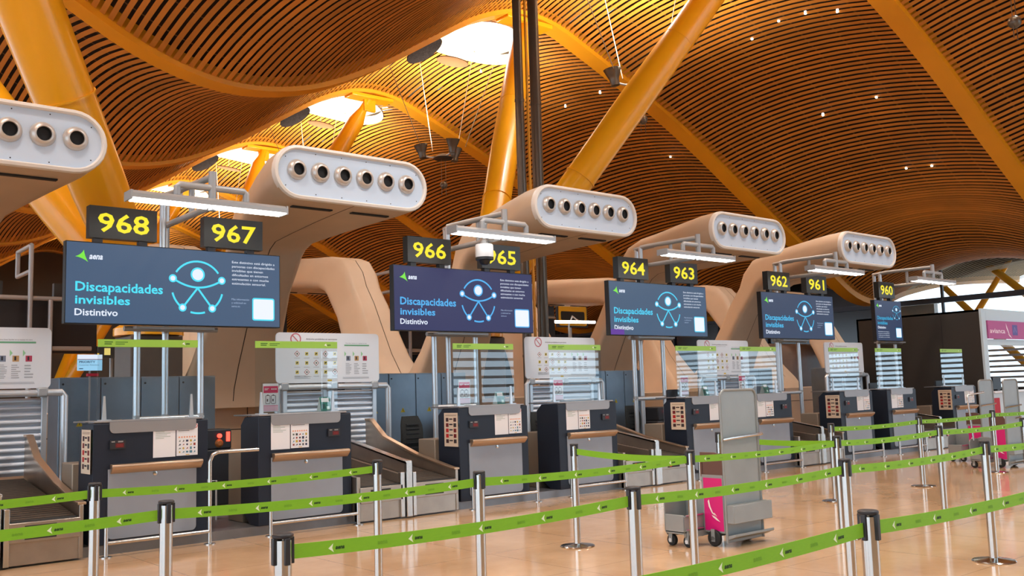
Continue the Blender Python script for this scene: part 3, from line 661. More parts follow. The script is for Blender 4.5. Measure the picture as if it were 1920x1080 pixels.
# bumper rails in front of the desks
def make_rail(x0, x1, tall, lab):
    r = thing('bumper_rail', ((x0 + x1) / 2, 9.96, 0), lab, 'rail', 'low steel rails before the desks')
    for k, x in enumerate((x0, x1)):
        b = MB(); y = 9.96
        if tall and k: b.tube([(x, y, .01), (x, y, .86), (x + .03, y, .93), (x + .09, y, .955), (x + .55, y, .955)], .022, M_STEEL, 12)
        else: b.tube([(x, y, .01), (x, y, .33)], .022, M_STEEL, 12)
        b.lathe((x, y, 0), (0, 0, 1), [(.06, 0), (.06, .01), (.03, .015)], M_STEEL, 16, True, True)
        b.build('post', r)
    b = MB(); b.tube([(x0, 9.96, .135), (x1, 9.96, .135)], .02, M_STEEL, 12); b.build('bar', r); return r
make_rail(3.05, 4.105, True, 'steel rail with tall bent gate bar before desk 968')
railB = make_rail(4.80, 5.91, False, 'low steel bumper rail before desk 967')
for i in range(1, 4): copy_tree(railB, (5.355 + i * P, 9.96, 0), 'low steel bumper rail before desk %d' % (967 - 2 * i))
for i in range(1, 5): copy_tree(railB, (3.045 + .555 + i * P, 9.96, 0), 'low steel bumper rail before desk %d' % (968 - 2 * i))
# notices standing on the desks
def make_holder(x, lab):
    r = thing('notice_holder', (x, 10.5, CH + .018), lab, 'notice holder', 'pink luggage notices in clear holders')
    b = MB(); b.box(x - .115, x + .115, 10.498, 10.502, CH + .03, 1.70, M_ACRYL); b.box(x - .1, x + .1, 10.44, 10.56, CH + .018, CH + .032, M_ACRYL); b.build('holder', r)
    fr = fr_y(x - .1, 10.49, CH + .04); b = MB(); W, H = .2, .33; b.rect2(fr, 0, W, 0, H, M_PAPER, 0); pk = flat((206, 40, 92))
    b.rect2(fr, .008, W - .008, .22, H - .03, pk, .001); b.rect2(fr, .008, W - .008, .008, .07, flat((240, 190, 205)), .001); b.rect2(fr, .008, W - .008, .07, .075, pk, .001)
    for k in range(2):
        x1 = .035 + .07 * k; b.stroke2(fr, rrect(x1, x1 + .055, .095, .19, .01, 3), .006, flat((60, 40, 50)), .001, True); b.rect2(fr, x1 + .018, x1 + .036, .19, .2, flat((60, 40, 50)), .001); b.rect2(fr, x1 + .015, x1 + .03, .12, .15, flat((60, 40, 50)), .001)
    for k in range(3): b.disc2(fr, .115 + .025 * k, .265, .009, M_PAPER, .002, 8)
    lines(b, fr, .02, .08, .25, .28, 2, M_PAPER, .002)
    b.build('leaflet', r, smooth=False); return r
holder = make_holder(5.06, 'pink luggage notice in clear holder on desk 967')
for x, n in ((7.92, 966), (9.67, 965), (12.56, 964), (14.15, 963)): copy_tree(holder, (x, 10.5, CH + .018), 'pink luggage notice in clear holder on desk %d' % n)
def make_leaflet(x, lab):
    r = thing('leaflet_stand', (x, 10.62, CH + .018), lab, 'leaflet', 'green leaflets standing on the desks')
    fr = (Vector((x - .07, 10.58, CH + .02)), Vector((1, 0, 0)), Vector((0, .25, .97)), Vector((0, -.97, .25)))
    b = MB(); gr = flat((30, 110, 96)); b.rect2(fr, 0, .145, 0, .18, gr, 0); b.rect2(fr, .02, .125, .115, .165, M_PAPER, .001); b.rect2(fr, .085, .125, .02, .06, flat((190, 215, 205)), .001); b.rect2(fr, .02, .07, .03, .09, flat((20, 70, 64)), .001)
    o, u, v, n = fr; bk = MB(); b.build('front', r, smooth=False)
    bk.add([o, o + u * .145, o + u * .145 + v * .18, o + v * .18, o + Vector((0, .11, 0)), o + u * .145 + Vector((0, .11, 0))], [(4, 5, 2, 3), (0, 3, 4), (1, 5, 2)], flat((200, 210, 205))); bk.build('back', r, smooth=False); return r
leaf = make_leaflet(5.84, 'small green leaflet standing on desk 967')
for x, n in ((8.64, 966), (13.25, 964), (15.0, 963)): copy_tree(leaf, (x, 10.62, CH + .018), 'small green leaflet standing on desk %d' % n)

# screens of the clerks and a waste bin
def make_monitor(x, lab):
    r = thing('computer_monitor', (x, 10.66, .97), lab, 'monitor', 'black monitors on the desks')
    b = MB(); b.prism(rrect(x - .16, x + .16, 1.16, 1.42, .03, 4), 10.64, 10.675, 'y', M_BLKPL); b.build('panel', r)
    b = MB(); b.tube([(x, 10.69, .985), (x, 10.69, 1.25)], .02, M_BLKPL, 8); b.lathe((x, 10.70, .97), (0, 0, 1), [(.001, 0), (.09, 0), (.09, .012), (.001, .015)], M_BLKPL, 16); b.build('stand', r); return r
mon0 = make_monitor(CB + 3 * P + .45, 'black monitor peeping over desk 961')
copy_tree(mon0, (CA + 4 * P + .55, 10.66, .97), 'black monitor peeping over desk 960'); copy_tree(mon0, (CA + 2 * P + .35, 10.66, .97), 'black monitor behind the glass of desk 964')
for o in ALL():
    if o.name.startswith('computer_monitor'): o.location.z += .04
r = thing('waste_bin', (4.50, 11.2, .1), 'small black bin with a white frame behind the gate bar', 'bin')
b = MB(); b.lathe((4.50, 11.2, .1), (0, 0, 1), [(.001, 0), (.12, 0), (.15, .42), (.14, .42), (.11, .02), (.001, .02)], M_BLKPL, 20); b.build('bucket', r)
b = MB(); b.tube([(4.66, 11.12, .1), (4.66, 11.12, .56), (4.55, 11.08, .56)], .012, M_WHITE, 8); b.ball((4.52, 11.15, .55), .08, M_WHITE, 10, 6, .5); b.build('frame', r)

# ------------------------------------------------------------------ baggage conveyors, shutters, boards
M_SIGNBLK = flat((38, 34, 34))
def make_conveyor(left, lab):
    xa, xb = (5.93, 6.60) if left else (6.72, 7.43)
    r = thing('baggage_conveyor', ((xa + xb) / 2, 11.0, .1), lab, 'conveyor', 'steel baggage conveyors between the desks')
    b = MB(); b.prism([(10.06, .1), (10.06, .40), (12.15, .66), (12.15, .1)], xa + .06, xb - .06, 'x', M_CONV); b.box(xa, xb, 10.03, 10.08, .02, .24, M_CONV); b.build('frame', r, bevel=.004)
    b = MB(); b.add([(xa + .06, 10.06, .425), (xb - .06, 10.06, .425), (xb - .06, 12.15, .685), (xa + .06, 12.15, .685)], [(0, 1, 2, 3)], M_BELT); b.prism([(10.045, .39), (10.035, .41), (10.045, .43), (10.07, .43), (10.07, .39)], xa + .06, xb - .06, 'x', M_RUBBER)
    for k in range(24): y = 10.1 + k * .085; z = .4275 + (y - 10.06) * .1244; b.add([(xa + .06, y, z), (xb - .06, y, z), (xb - .06, y + .012, z + .0035), (xa + .06, y + .012, z + .0035)], [(0, 1, 2, 3)], M_RUBBER)
    b.build('belt', r, smooth=False)
    b = MB(); b.box(xa + .04, xb - .03, 10.0, 10.05, .23, .415, M_CONV); p = b.build('front_plate', r, bevel=.006)
    fr = fr_y(xa + .18, 10.0, .255); b = MB(); b.box(xa + .18, xa + .46, 9.996, 10.0, .255, .385, M_SIGNBLK); f2 = fr_y(xa + .18, 9.996, .255); rd = flat((206, 44, 44)); wh = flat((240, 240, 240))
    b.disc2(f2, .065, .065, .055, rd, .001); b.disc2(f2, .065, .065, .042, wh, .002); b.rect2(f2, .045, .085, .04, .08, flat((30, 30, 30)), .003); b.disc2(f2, .065, .088, .012, flat((30, 30, 30)), .003)
    b.stroke2(f2, [(.035, .095), (.095, .035)], .010, rd, .004); lines(b, f2, .14, .26, .035, .10, 4, flat((210, 130, 60)), .001, .3); b.build('warning_sign', p, smooth=False)
    # side guards
    if left:
        b = MB(); b.prism([(10.02, .02), (10.02, .545), (10.10, .545), (12.1, .80), (12.1, .1)], xa + .0, xa + .05, 'x', M_CONV); b.build('guard', r, bevel=.004)
        b = MB(); b.prism([(10.05, .3), (10.05, .54), (12.1, .80), (12.1, .4)], xb - .05, xb - .005, 'x', M_CONV); b.box(xb - .06, xb, 10.0, 10.06, .02, .56, M_STEEL); b.build('guard', r, bevel=.004)
        b = MB(); b.prism([(10.0, .1), (10.0, .68), (10.17, .70), (12.1, 1.03), (12.1, .1)], 6.62, 6.66, 'x', M_CONV)
        b.prism([(9.99, .655), (9.99, .675), (10.17, .69), (12.1, 1.02), (12.1, 1.05), (10.17, .715), (9.99, .695)], 6.61, 6.70, 'x', M_STEEL); b.box(6.61, 6.69, 9.97, 10.03, .02, .68, M_STEEL); b.build('divider', r, bevel=.004)
    else:
        b = MB(); b.box(xa, xa + .05, 10.0, 10.06, .02, .55, M_STEEL); b.prism([(10.05, .3), (10.05, .54), (12.1, .80), (12.1, .4)], xa + .005, xa + .05, 'x', M_CONV); b.build('guard', r, bevel=.004)
        b = MB(); b.prism([(10.02, .02), (10.02, .53), (10.11, .535), (10.92, .68), (11.75, .905), (12.1, 1.15), (12.22, 1.15), (12.22, .5), (10.92, .3), (10.3, .02)], xb - .04, xb, 'x', M_CONV)
        b.prism([(10.02, .53), (10.11, .535), (10.92, .68), (11.75, .905), (12.1, 1.15), (12.22, 1.15), (12.22, 1.18), (12.09, 1.18), (11.73, .935), (10.9, .705), (10.11, .56), (10.02, .555)], xb - .055, xb + .025, 'x', M_BRONZE); b.build('guard', r, bevel=.004)
    return r
cl = lambda k, n: '%s baggage conveyor next to desk %d' % (k, n)
convL = make_conveyor(True, 'steel baggage conveyor with divider beside desk 967'); convR = make_conveyor(False, 'steel baggage conveyor with curved guard beside desk 966')
for i in (-1, 1, 2, 3):
    if i >= 0: copy_tree(convL, (6.265 + i * P, 11.0, .1), 'steel baggage conveyor with divider beside desk %d' % (967 - 2 * i))
    else: copy_tree(convL, (6.265 + i * P, 11.0, .1), 'steel baggage conveyor with divider, cut by left edge')
    copy_tree(convR, (7.075 + i * P, 11.0, .1), 'steel baggage conveyor with curved guard beside desk %d' % (966 - 2 * i))
def make_shutter(left, lab):
    x0, x1 = (6.16, 6.79) if left else (6.87, 7.62)
    r = thing('roller_shutter', ((x0 + x1) / 2, 12.36, .7), lab, 'roller shutter', 'closed roller shutters behind the conveyors')
    prof = []; z = .70
    while z < 1.56:
        for k in range(5): t = k / 5; prof.append((12.37 - .026 * math.sin(PI * t), z + .082 * t))
        z += .082
    prof.append((12.37, z)); prof += [(12.39, z), (12.39, .70)]
    b = MB(); b.prism(prof, x0 + .02, x1 - .02, 'x', M_SHUT); b.build('curtain', r)
    b = MB(); b.box(x0 - .03, x0 + .03, 12.32, 12.40, .68, 1.62, M_ALU); b.build('jamb', r, bevel=.004); b = MB(); b.box(x1 - .03, x1 + .03, 12.32, 12.40, .68, 1.62, M_ALU); b.build('jamb', r, bevel=.004)
    return r
shL = make_shutter(True, 'silver roller shutter behind the divided conveyor of desk 967'); shR = make_shutter(False, 'wider silver roller shutter behind the conveyor of desk 966')
for i in (-1, 1, 2, 3):
    copy_tree(shL, (6.475 + i * P, 12.36, .7), 'silver roller shutter behind the divided conveyor of desk %d' % (967 - 2 * i) if i > 0 else 'silver roller shutter at the left picture edge, narrower one')
    copy_tree(shR, (7.245 + i * P, 12.36, .7), 'wider silver roller shutter behind the conveyor of desk %d' % (966 - 2 * i))
def make_frame(lab):
    r = thing('shutter_frame', (6.95, 12.3, .1), lab, 'pipe frame', 'pipe frames over the shutters')
    b = MB(); b.tube([(6.02, 12.28, .1), (6.02, 12.28, 1.62), (6.05, 12.28, 1.66), (7.80, 12.28, 1.66), (7.83, 12.28, 1.62), (7.83, 12.28, .1)], .042, M_ALU, 14); b.build('pipe', r)
    for x in (6.12, 6.90, 7.58):
        b = MB(); b.box(x - .06, x + .06, 12.23, 12.33, 1.61, 1.725, M_GREYPIPE); b.build('clamp', r, bevel=.02)
    return r
def make_board(lab):
    x0, x1, z0, z1, y = 6.0, 7.67, 1.715, 2.43, 12.27
    r = thing('notice_board', ((x0 + x1) / 2, y, z0), lab, 'notice board', 'white notice boards above the shutters')
    b = MB(); b.prism(rrect(x0, x1, z0, z1, .06, 6), y, y + .02, 'y', M_WHITE); b.build('panel', r)
    fr = fr_y(x0, y, z0); b = MB(); W, H = x1 - x0, z1 - z0; rd = flat((206, 120, 130)); gy = flat((110, 112, 118)); lg = flat((176, 180, 186)); yl = flat((226, 206, 90)); bk = flat((50, 50, 50))
    cx, cz = .30, H - .09
    b.stroke2(fr, [(cx + .075 * math.cos(a), cz + .075 * math.sin(a)) for a in np.linspace(0, 2 * PI, 25)[:-1]], .018, rd, .002, True); b.stroke2(fr, [(cx - .05, cz + .05), (cx + .05, cz - .05)], .016, rd, .002)
    b.text2(fr, 'Artículos prohibidos en aeronaves', .46, H - .10, .022, gy, .50, bold=.01); b.text2(fr, 'Items prohibited in aircraft', .53, H - .135, .018, lg, .37)
    for j in range(3):
        for i in range(5):
            x, z = .32 + .15 * i, H - .30 - .13 * j
            if (i + j) % 3 == 0 or (j, i) == (0, 3): b.poly2(fr, [(x - .045, z), (x, z - .045), (x + .045, z), (x, z + .045)], flat((170, 80, 90)), .002); b.poly2(fr, [(x - .035, z), (x, z - .035), (x + .035, z), (x, z + .035)], flat((238, 238, 236)), .003); b.disc2(fr, x, z, .012, bk, .004, 8)
            elif (j, i) == (2, 4): continue
            else: b.rect2(fr, x - .024, x + .024, z - .024, z + .024, yl, .002); b.poly2(fr, [(x - .016, z - .014), (x + .018, z - .002), (x + .01, z + .016), (x - .012, z + .008)], bk, .003)
            b.rect2(fr, x - .045, x + .045, z - .063, z - .056, lg, .002)
    lines(b, fr, .28, .56, .06, .11, 4, lg, .002); b.rect2(fr, .80, .87, .02, .045, flat((226, 190, 60)), .002)
    b.build('print', r, smooth=False); b = MB()
    b.rect2(fr, 1.08, 1.50, H - .185, H - .165, flat((110, 170, 130)), .002); b.text2(fr, 'Cómo llevar líquidos en su equipaje de mano', 1.10, H - .15, .014, gy, .36)
    for k in range(3):
        x = 1.08 + .14 * k; b.poly2(fr, [(x, H - .34), (x + .03, H - .30), (x, H - .26)], flat((150, 210, 160)), .002); b.rect2(fr, x + .03, x + .10, H - .40, H - .33, flat([(120, 130, 150), (190, 150, 100), (180, 60, 90)][k]), .002)
        b.rect2(fr, x + .05, x + .07, H - .385, H - .34, flat((40, 40, 46)), .003); lines(b, fr, x + .02, x + .12, H - .60, H - .43, 9 - 2 * k, lg, .002)
    lines(b, fr, 1.05, 1.5, .05, .08, 2, lg, .002, .1)
    b.build('print', r, smooth=False); return r
fr0 = make_frame('silver pipe frame over the shutters between desks 967 and 966'); bo0 = make_board('white notice board between desks 967 and 966')
for i in (-1, 1, 2, 3):
    s = 'between desks %d and %d' % (967 - 2 * i, 966 - 2 * i) if i > 0 else 'at the left edge beside desk 968'
    copy_tree(fr0, (6.95 + i * P, 12.3, .1), 'silver pipe frame over the shutters ' + s); copy_tree(bo0, (6.835 + i * P, 12.27, 1.715), 'white notice board ' + s)

# ------------------------------------------------------------------ steel cabinets, chairs, red-lit box
M_WARN = flat((224, 196, 40))
def make_cab(lab):
    r = thing('steel_cabinet', (3.765, 13.7, 0), lab, 'cabinet', 'grey blue steel cabinets behind the desks')
    b = MB(); b.box(3.502, 4.028, 13.49, 14.0, 0, 1.87, M_CAB); b.build('body', r, bevel=.006)
    b = MB(); b.box(3.506, 4.024, 13.475, 13.492, .06, 1.855, M_CAB); fr = fr_y(3.765, 13.475, 0); b.poly2(fr, [(-.045, 1.22), (.045, 1.22), (0, 1.30)], M_WARN, .002); b.stroke2(fr, [(0, 1.275), (0, 1.24)], .008, flat((30, 30, 30)), .003); d = b.build('door', r, bevel=.005)
    b = MB(); b.lathe((3.55, 13.475, 1.78), (0, -1, 0), [(.014, 0), (.014, .006), (.001, .006)], M_BLKPL, 10); b.build('lock', d); return r
cab0 = make_cab('steel cabinet behind desk 968, first from the left')
nm = ['first', 'second', 'third', 'fourth']
for i in range(0, 5):
    for k in range(4):
        if (i == 0 and k == 0) or (i == 4 and k == 3): continue
        copy_tree(cab0, (3.765 + .535 * k + i * P, 13.7, 0), 'steel cabinet behind desk %d, %s from the left' % (968 - 2 * i, nm[k]))
for k in (2, 3): copy_tree(cab0, (3.765 + .535 * k - P, 13.7, 0), 'steel cabinet beside the left conveyor, %s one' % ('outer' if k == 2 else 'inner'))
def make_chair(lab):
    r = thing('office_chair', (8.25, 12.55, .0), lab, 'chair', 'black office chairs behind the desks')
    x, y = 8.25, 12.55
    b = MB(); loops = []
    for t in np.linspace(0, 1, 9):
        z = .62 + .56 * t; wd = .40 * (1 - .12 * (2 * t - 1) ** 2) * (1 - .35 * max(0, t - .8) / .2 * .5); yy = y - .20 - .05 * math.sin(t * PI) + .10 * (1 - t) * 0; th = .075 - .03 * t
        loops.append([(x + a, yy + c + .06 * t * 0 + (a * a) * -.5, z) for a, c in rrect(-wd / 2, wd / 2, -th / 2, th / 2, th / 2 - .002, 4)])
    b.loft(loops, M_FABRIC)
    for k in range(6): z = .70 + .07 * k; b.box(x - .12, x + .12, y - .30, y - .285, z, z + .012, M_BLKPL)
    b.build('backrest', r)
    b = MB(); b.prism(rrect(x - .24, x + .24, y - .2, y + .26, .1, 5), .47, .54, 'z', M_FABRIC); b.build('seat', r, bevel=.02)
    b = MB(); b.tube([(x, y - .16, .48), (x, y - .24, .52), (x, y - .22, .7)], .022, M_BLKPL, 8); b.build('back_support', r)
    b = MB(); b.tube([(x, y, .08), (x, y, .47)], .03, M_BLKPL, 12); b.build('column', r)
    b = MB()
    for k in range(5): a = 2 * PI * k / 5; b.tube([(x, y, .11), (x + .28 * math.cos(a), y + .28 * math.sin(a), .07)], [.03, .02], M_BLKPL, 8)
    b.build('base', r)
    for k in range(5): a = 2 * PI * k / 5; b = MB(); b.ball((x + .28 * math.cos(a), y + .28 * math.sin(a), .032), .032, M_RUBBER, 10, 6); b.build('caster', r)
    for k in (-1, 1): b = MB(); b.tube([(x + .2 * k, y, .5), (x + .27 * k, y, .55), (x + .27 * k, y, .70)], .014, M_BLKPL, 8); b.box(x + .27 * k - .03, x + .27 * k + .03, y - .12, y + .12, .70, .725, M_BLKPL); b.build('armrest', r)
    return r
chair0 = make_chair('black office chair behind the conveyor of desk 966')
copy_tree(chair0, (13.25, 12.6, 0), 'black office chair behind the conveyor of desk 964'); copy_tree(chair0, (10.0, 11.55, 0), 'black office chair behind desk 965, backrest just showing')
copy_tree(chair0, (17.15, 12.75, 0), 'black office chair behind the conveyor of desk 962')
M_REDLAMP = pm('red_lamp', (.3, 0, 0), .4, emit=(1, .05, .03), es=3)
for i in range(3):
    x = 5.30 + i * P; r = thing('label_printer', (x, 12.6, .45), 'dark box with red lights between desks %d and %d' % (968 - 2 * i, 967 - 2 * i), 'machine', 'dark boxes with red lights')
    b = MB(); b.box(x - .22, x + .22, 12.6, 13.0, .1, .85, M_BLKPL); b.box(x - .2, x + .2, 12.6, 13.0, .85, 1.12, M_BLKPL); b.build('case', r, bevel=.02)
    b = MB(); b.lathe((x + .02, 12.6, 1.03), (0, -1, 0), [(.03, 0), (.03, .03), (.001, .035)], M_REDLAMP, 12); b.build('lamp', r); b = MB(); b.box(x + .12, x + .17, 12.59, 12.61, .95, 1.08, M_REDLAMP); b.build('lamp', r)
    b = MB(); b.lathe((x + .02, 12.6, .93), (0, -1, 0), [(.06, 0), (.055, .01), (.03, .03), (.001, .03)], pm('amber', (.4, .12, .02), .4), 12); b.build('button', r)

# ------------------------------------------------------------------ queue stanchions and belts
def make_post(lab):
    r = thing('queue_post', (2.0, 6.8, 0), lab, 'queue post', 'steel queue posts')
    c = (2.0, 6.8, 0); b = MB(); b.tube([(2.0, 6.8, .02), (2.0, 6.8, .955)], .034, M_CHROME, 20); b.build('pole', r)
    b = MB(); b.lathe(c, (0, 0, 1), [(.001, .0), (.165, 0), (.168, .006), (.16, .014), (.06, .024), (.036, .03)], M_CHROME, 32); b.build('base', r)
    b = MB(); b.lathe(c, (0, 0, 1), [(.036, .962), (.041, .964), (.042, .974), (.038, .98), (.001, .981)], M_BLKPL, 20)
    for dx, dy in ((1, 0), (-1, 0), (0, 1), (0, -1)): b.box(2.0 + dx * .035 - (.010 if dx else .011), 2.0 + dx * .035 + (.010 if dx else .011), 6.8 + dy * .035 - (.010 if dy else .011), 6.8 + dy * .035 + (.010 if dy else .011), .862, .965, M_BLKPL)
    b.build('cassette', r, bevel=.003); return r
PO = {}
post0 = make_post('')
ROWS = {'A': (6.81, [2.003, 4.226, 6.478, 8.746, 10.986, 13.174, 15.668, 17.95]), 'B': (5.18, [1.895, 3.977, 6.197, 8.432, 10.571, 12.777, 15.0]), 'C': (3.57, [1.732, 3.793, 5.937, 8.127, 10.3]), 'D': (2.106, [1.4, 3.626, 5.85])}
YA = {'A': [6.793, 6.812, 6.831, 6.847, 6.812, 6.769, 6.828, 6.83], 'B': [5.181, 5.128, 5.156, 5.177, 5.21, 5.192, 5.19], 'C': [3.49, 3.554, 3.596, 3.627, 3.63], 'D': [2.106, 2.106, 2.12]}
RN = {'A': 'row nearest the desks', 'B': 'second row from the desks', 'C': 'third row from the desks', 'D': 'row nearest the viewer'}
ORD = ['first', 'second', 'third', 'fourth', 'fifth', 'sixth', 'seventh', 'eighth']
first = True
for k, (y_, xs) in ROWS.items():
    for j, x in enumerate(xs):
        y = YA[k][j]; PO[(k, j)] = Vector((x, y, 0)); lab = 'steel queue post, %s from the left in the %s' % (ORD[j], RN[k])
        if first: post0.location = (x, y, 0); BASE[post0] = Vector((x, y, 0)); post0['label'] = lab; first = False
        else: copy_tree(post0, (x, y, 0), lab)
M_BLOGO = flat((228, 240, 205)); M_BTXT = flat((30, 62, 12))
def belt(a, c, lab, sag=.02, n=14, back=False):
    d = (c - a).normalized(); A = a + d * .047; C = c - d * .047; L = (C - A).length; nr = Vector((d.y, -d.x, 0))
    b = MB(); lo = []
    def z(t): return .905 - sag * 4 * t * (1 - t)
    for s in (-.0012, .0012):
        for k in range(n + 1): t = k / n; p = A + d * L * t + nr * s; lo.append(((p.x, p.y, z(t) - .028), (p.x, p.y, z(t) + .028)))
    o = [q for pr in lo for q in pr]; N = 2 * (n + 1); fs = []
    for k in range(n):
        fs += [(N + 2 * k, N + 2 * k + 2, N + 2 * k + 3, N + 2 * k + 1), (2 * k + 1, 2 * k + 3, 2 * k + 2, 2 * k), (2 * k + 1, N + 2 * k + 1, N + 2 * k + 3, 2 * k + 3), (2 * k, 2 * k + 2, N + 2 * k + 2, N + 2 * k)]
    b.add(o, fs, M_GREEN)
    m = max(1, int(round(L / .36)))
    for k in range(m):
        t = (k + .5) / m; p = A + d * L * t; zz = z(t); sl = -sag * 4 * (1 - 2 * t) / L; v = Vector((0, 0, 1)); u = (d + Vector((0, 0, sl))).normalized()
        if nr.y > 0: u, nn = -u, -nr
        else: nn = nr
        fr = (Vector((p.x, p.y, zz)) + nn * .0013, u, v, nn)
        o_, u_, v_, n_ = fr
        b.add([o_ + u_ * q[0] + v_ * q[1] + n_ * .0008 for q in [(-.043, -.003), (-.020, .016), (-.025, -.002), (-.017, -.020)]], [(0, 3, 2), (0, 2, 1)], M_BLOGO)
        b.text2(fr, 'aena', -.010, -.008, .016, M_BTXT, .042, off=.0008, bold=.04, slant=.25)
        if k: b.text2(fr, 'aena', -.20, -.008, .018, M_GREEND, .05, off=.0008, bold=.03); 
    o = b.build('queue_belt', smooth=False); tag(o, lab, 'queue belt', 'green queue belts'); return o
for k, prs in {'A': [(0, 1), (4, 5), (5, 6), (6, 7)], 'B': [(0, 1), (1, 2), (2, 3), (3, 4), (4, 5), (5, 6)], 'C': [(0, 1), (1, 2), (2, 3), (3, 4)], 'D': [(0, 1), (1, 2)]}.items():
    for i, j in prs: belt(PO[(k, i)], PO[(k, j)], 'green belt between %s and %s posts of the %s' % (ORD[i], ORD[j], RN[k]))
belt(Vector((-.25, 6.78, 0)), PO[('A', 0)], 'green belt leaving the left edge in the row nearest the desks'); belt(Vector((-.2, 5.2, 0)), PO[('B', 0)], 'green belt leaving the left edge in the second row from the desks')
belt(PO[('A', 2)], PO[('B', 2)], 'green belt closing the lane across the third posts'); belt(PO[('A', 3)], PO[('B', 3)], 'green belt closing the lane across the fourth posts behind the tall cart')
for lab, q in (('steel queue post beyond the left edge, row nearest the desks', (-.25, 6.78, 0)), ('steel queue post beyond the left edge, second row from the desks', (-.2, 5.2, 0))): copy_tree(post0, q, lab)

# ------------------------------------------------------------------ luggage carts with advertising panels
M_MAROON = pm('cart_maroon', (.13, .06, .045), .5)
def make_cart(lab):
    """nested trolley: tall grey panel facing the viewer, magenta side, low basket to the left"""
    X, Y = 7.33, 5.70
    r = thing('luggage_trolley', (X + .28, Y + .2, 0), lab, 'luggage trolley', 'luggage trolleys with tall grey panels')
    b = MB(); b.prism([(X + a, c) for a, c in rrect(0, .555, .035, 1.455, .07, 6, (0, 0, 1, 1))], Y, Y + .02, 'y', M_CARTG); pn = b.build('panel', r, bevel=.004)
    b = MB(); out = [(X + a, c) for a, c in rrect(0, .555, .035, 1.455, .07, 6, (0, 0, 1, 1))]; b.tube([(p[0], Y - .002, p[1]) for p in out[1:] + out[:1]], .012, M_CARTG, 8, True); b.build('panel_edge', pn)
    b = MB(); b.tube([(X - .01, Y - .015, .99), (X + .1, Y - .03, 1.0), (X + .5, Y - .03, 1.015), (X + .60, Y - .02, 1.02)], .014, M_STEEL, 8); b.build('crossbar', r)
    b = MB()
    for k in range(6): b.tube([(X + .36 + .04 * k, Y - .012, .80 + .003 * k), (X + .39 + .04 * k, Y - .012, .803 + .003 * k)], .008, M_STEEL, 6)
    b.build('chain', r)
    b = MB(); b.prism([(Y - .09, .215), (Y - .09, .385), (Y, .385), (Y, .215)], X - .0, X + .60, 'x', M_CARTG); b.build('pocket', r, bevel=.006)
    b = MB(); b.prism([(Y - .10, .10), (Y - .10, .125), (Y, .10), (Y, .06)], X + .0, X + .60, 'x', M_CARTG); b.build('toe_plate', r, bevel=.004)
    # body and sides
    b = MB(); b.box(X + .03, X + .53, Y + .03, Y + .26, .15, .62, M_CARTG); b.build('body', r, bevel=.01)
    b = MB(); b.box(X - .002, X + .014, Y + .02, Y + .27, .12, .66, M_CARTG); sd = b.build('side_panel', r, bevel=.004)
    fr = fr_x(X - .002, Y + .25, .14); b = MB(); b.rect2(fr, 0, .22, .0, .49, M_PINK, .002); fw_ = flat((246, 236, 226))
    b.poly2(fr, [(.045, .27), (.055, .22), (.09, .16), (.125, .14), (.10, .17), (.075, .22), (.06, .29)], fw_, .004); b.poly2(fr, [(.085, .145), (.13, .13), (.185, .085), (.14, .10), (.10, .125)], fw_, .004); b.poly2(fr, [(.10, .165), (.15, .13), (.12, .165)], fw_, .004); b.build('advert', sd, smooth=False)
    b = MB(); b.prism([(Y + q, c) for q, c in rrect(.02, .28, .64, .87, .09, 6, (0, 0, 0, 1))][::-1], X, X + .012, 'x', M_MAROON); b.box(X, X + .5, Y + .25, Y + .262, .62, .84, M_MAROON); b.build('upper_side', r, bevel=.003)
    # handle frame
    b = MB(); b.tube([(X + .06, Y + .27, .6), (X + .06, Y + .29, .80), (X + .5, Y + .29, .80), (X + .5, Y + .27, .6)], .014, M_STEEL, 10); b.build('handle', r)
    # low basket
    b = MB(); bx0, bx1, by0, by1 = X - .29, X + .02, Y + .27, Y + .50
    b.prism([(bx0 + a, c) for a, c in rrect(0, bx1 - bx0, .08, .48, .09, 6, (1, 0, 0, 1))], by1, by1 + .012, 'y', M_CARTG); b.prism([(bx0 + a, c) for a, c in rrect(0, bx1 - bx0, .09, .29, .03, 4, (1, 0, 0, 0))], by0, by0 + .012, 'y', M_CARTG)
    b.prism([(by0 + a, c) for a, c in rrect(-.03, by1 - by0 + .03, .07, .50, .09, 6, (1, 1, 1, 1))], bx1, bx1 + .012, 'x', M_CARTG)
    b.box(bx0, bx0 + .012, by0, by1, .12, .30, M_CARTG); b.box(bx0, bx1, by0, by1, .13, .15, M_CARTG); b.build('basket', r, bevel=.006)
    b = MB(); b.tube([(bx0 + .02, by0 - .004, .29), (bx1, by0 - .004, .29)], .01, M_STEEL, 8); b.tube([(bx0 + .02, by0 - .004, .16), (bx1, by0 - .004, .16)], .01, M_STEEL, 8); b.build('basket_rail', r)
    b = MB(); b.box(X + .02, X + .5, Y + .1, Y + .2, .09, .14, M_CARTG); b.box(bx0 + .1, X + .1, Y + .25, Y + .32, .09, .14, M_CARTG); b.build('chassis', r)
    for wx, wy, rr in ((bx0 + .06, by0 + .0, .055), (bx0 + .06, by1 - .03, .055), (X - .02, Y + .13, .075), (X + .46, Y + .12, .075)):
        b = MB(); b.lathe((wx - .02, wy, rr), (1, 0, 0), [(.001, 0), (rr * .9, 0), (rr, .008), (rr, .032), (rr * .9, .04), (.001, .04)], M_RUBBER, 20); wl = b.build('wheel', r)
        b = MB(); b.box(wx - .03, wx - .021, wy - .02, wy + .02, rr * .6, .16, M_CARTG); b.lathe((wx - .024, wy, rr), (-1, 0, 0), [(.02, 0), (.02, .012), (.001, .012)], M_STEEL, 10); b.build('fork', wl)
    return r
cart = make_cart('tall grey luggage trolley with magenta side behind the third row belts')
c2 = copy_tree(cart, (16.83, 7.2, 0), 'grey luggage trolley with magenta side and raised handle at the right')
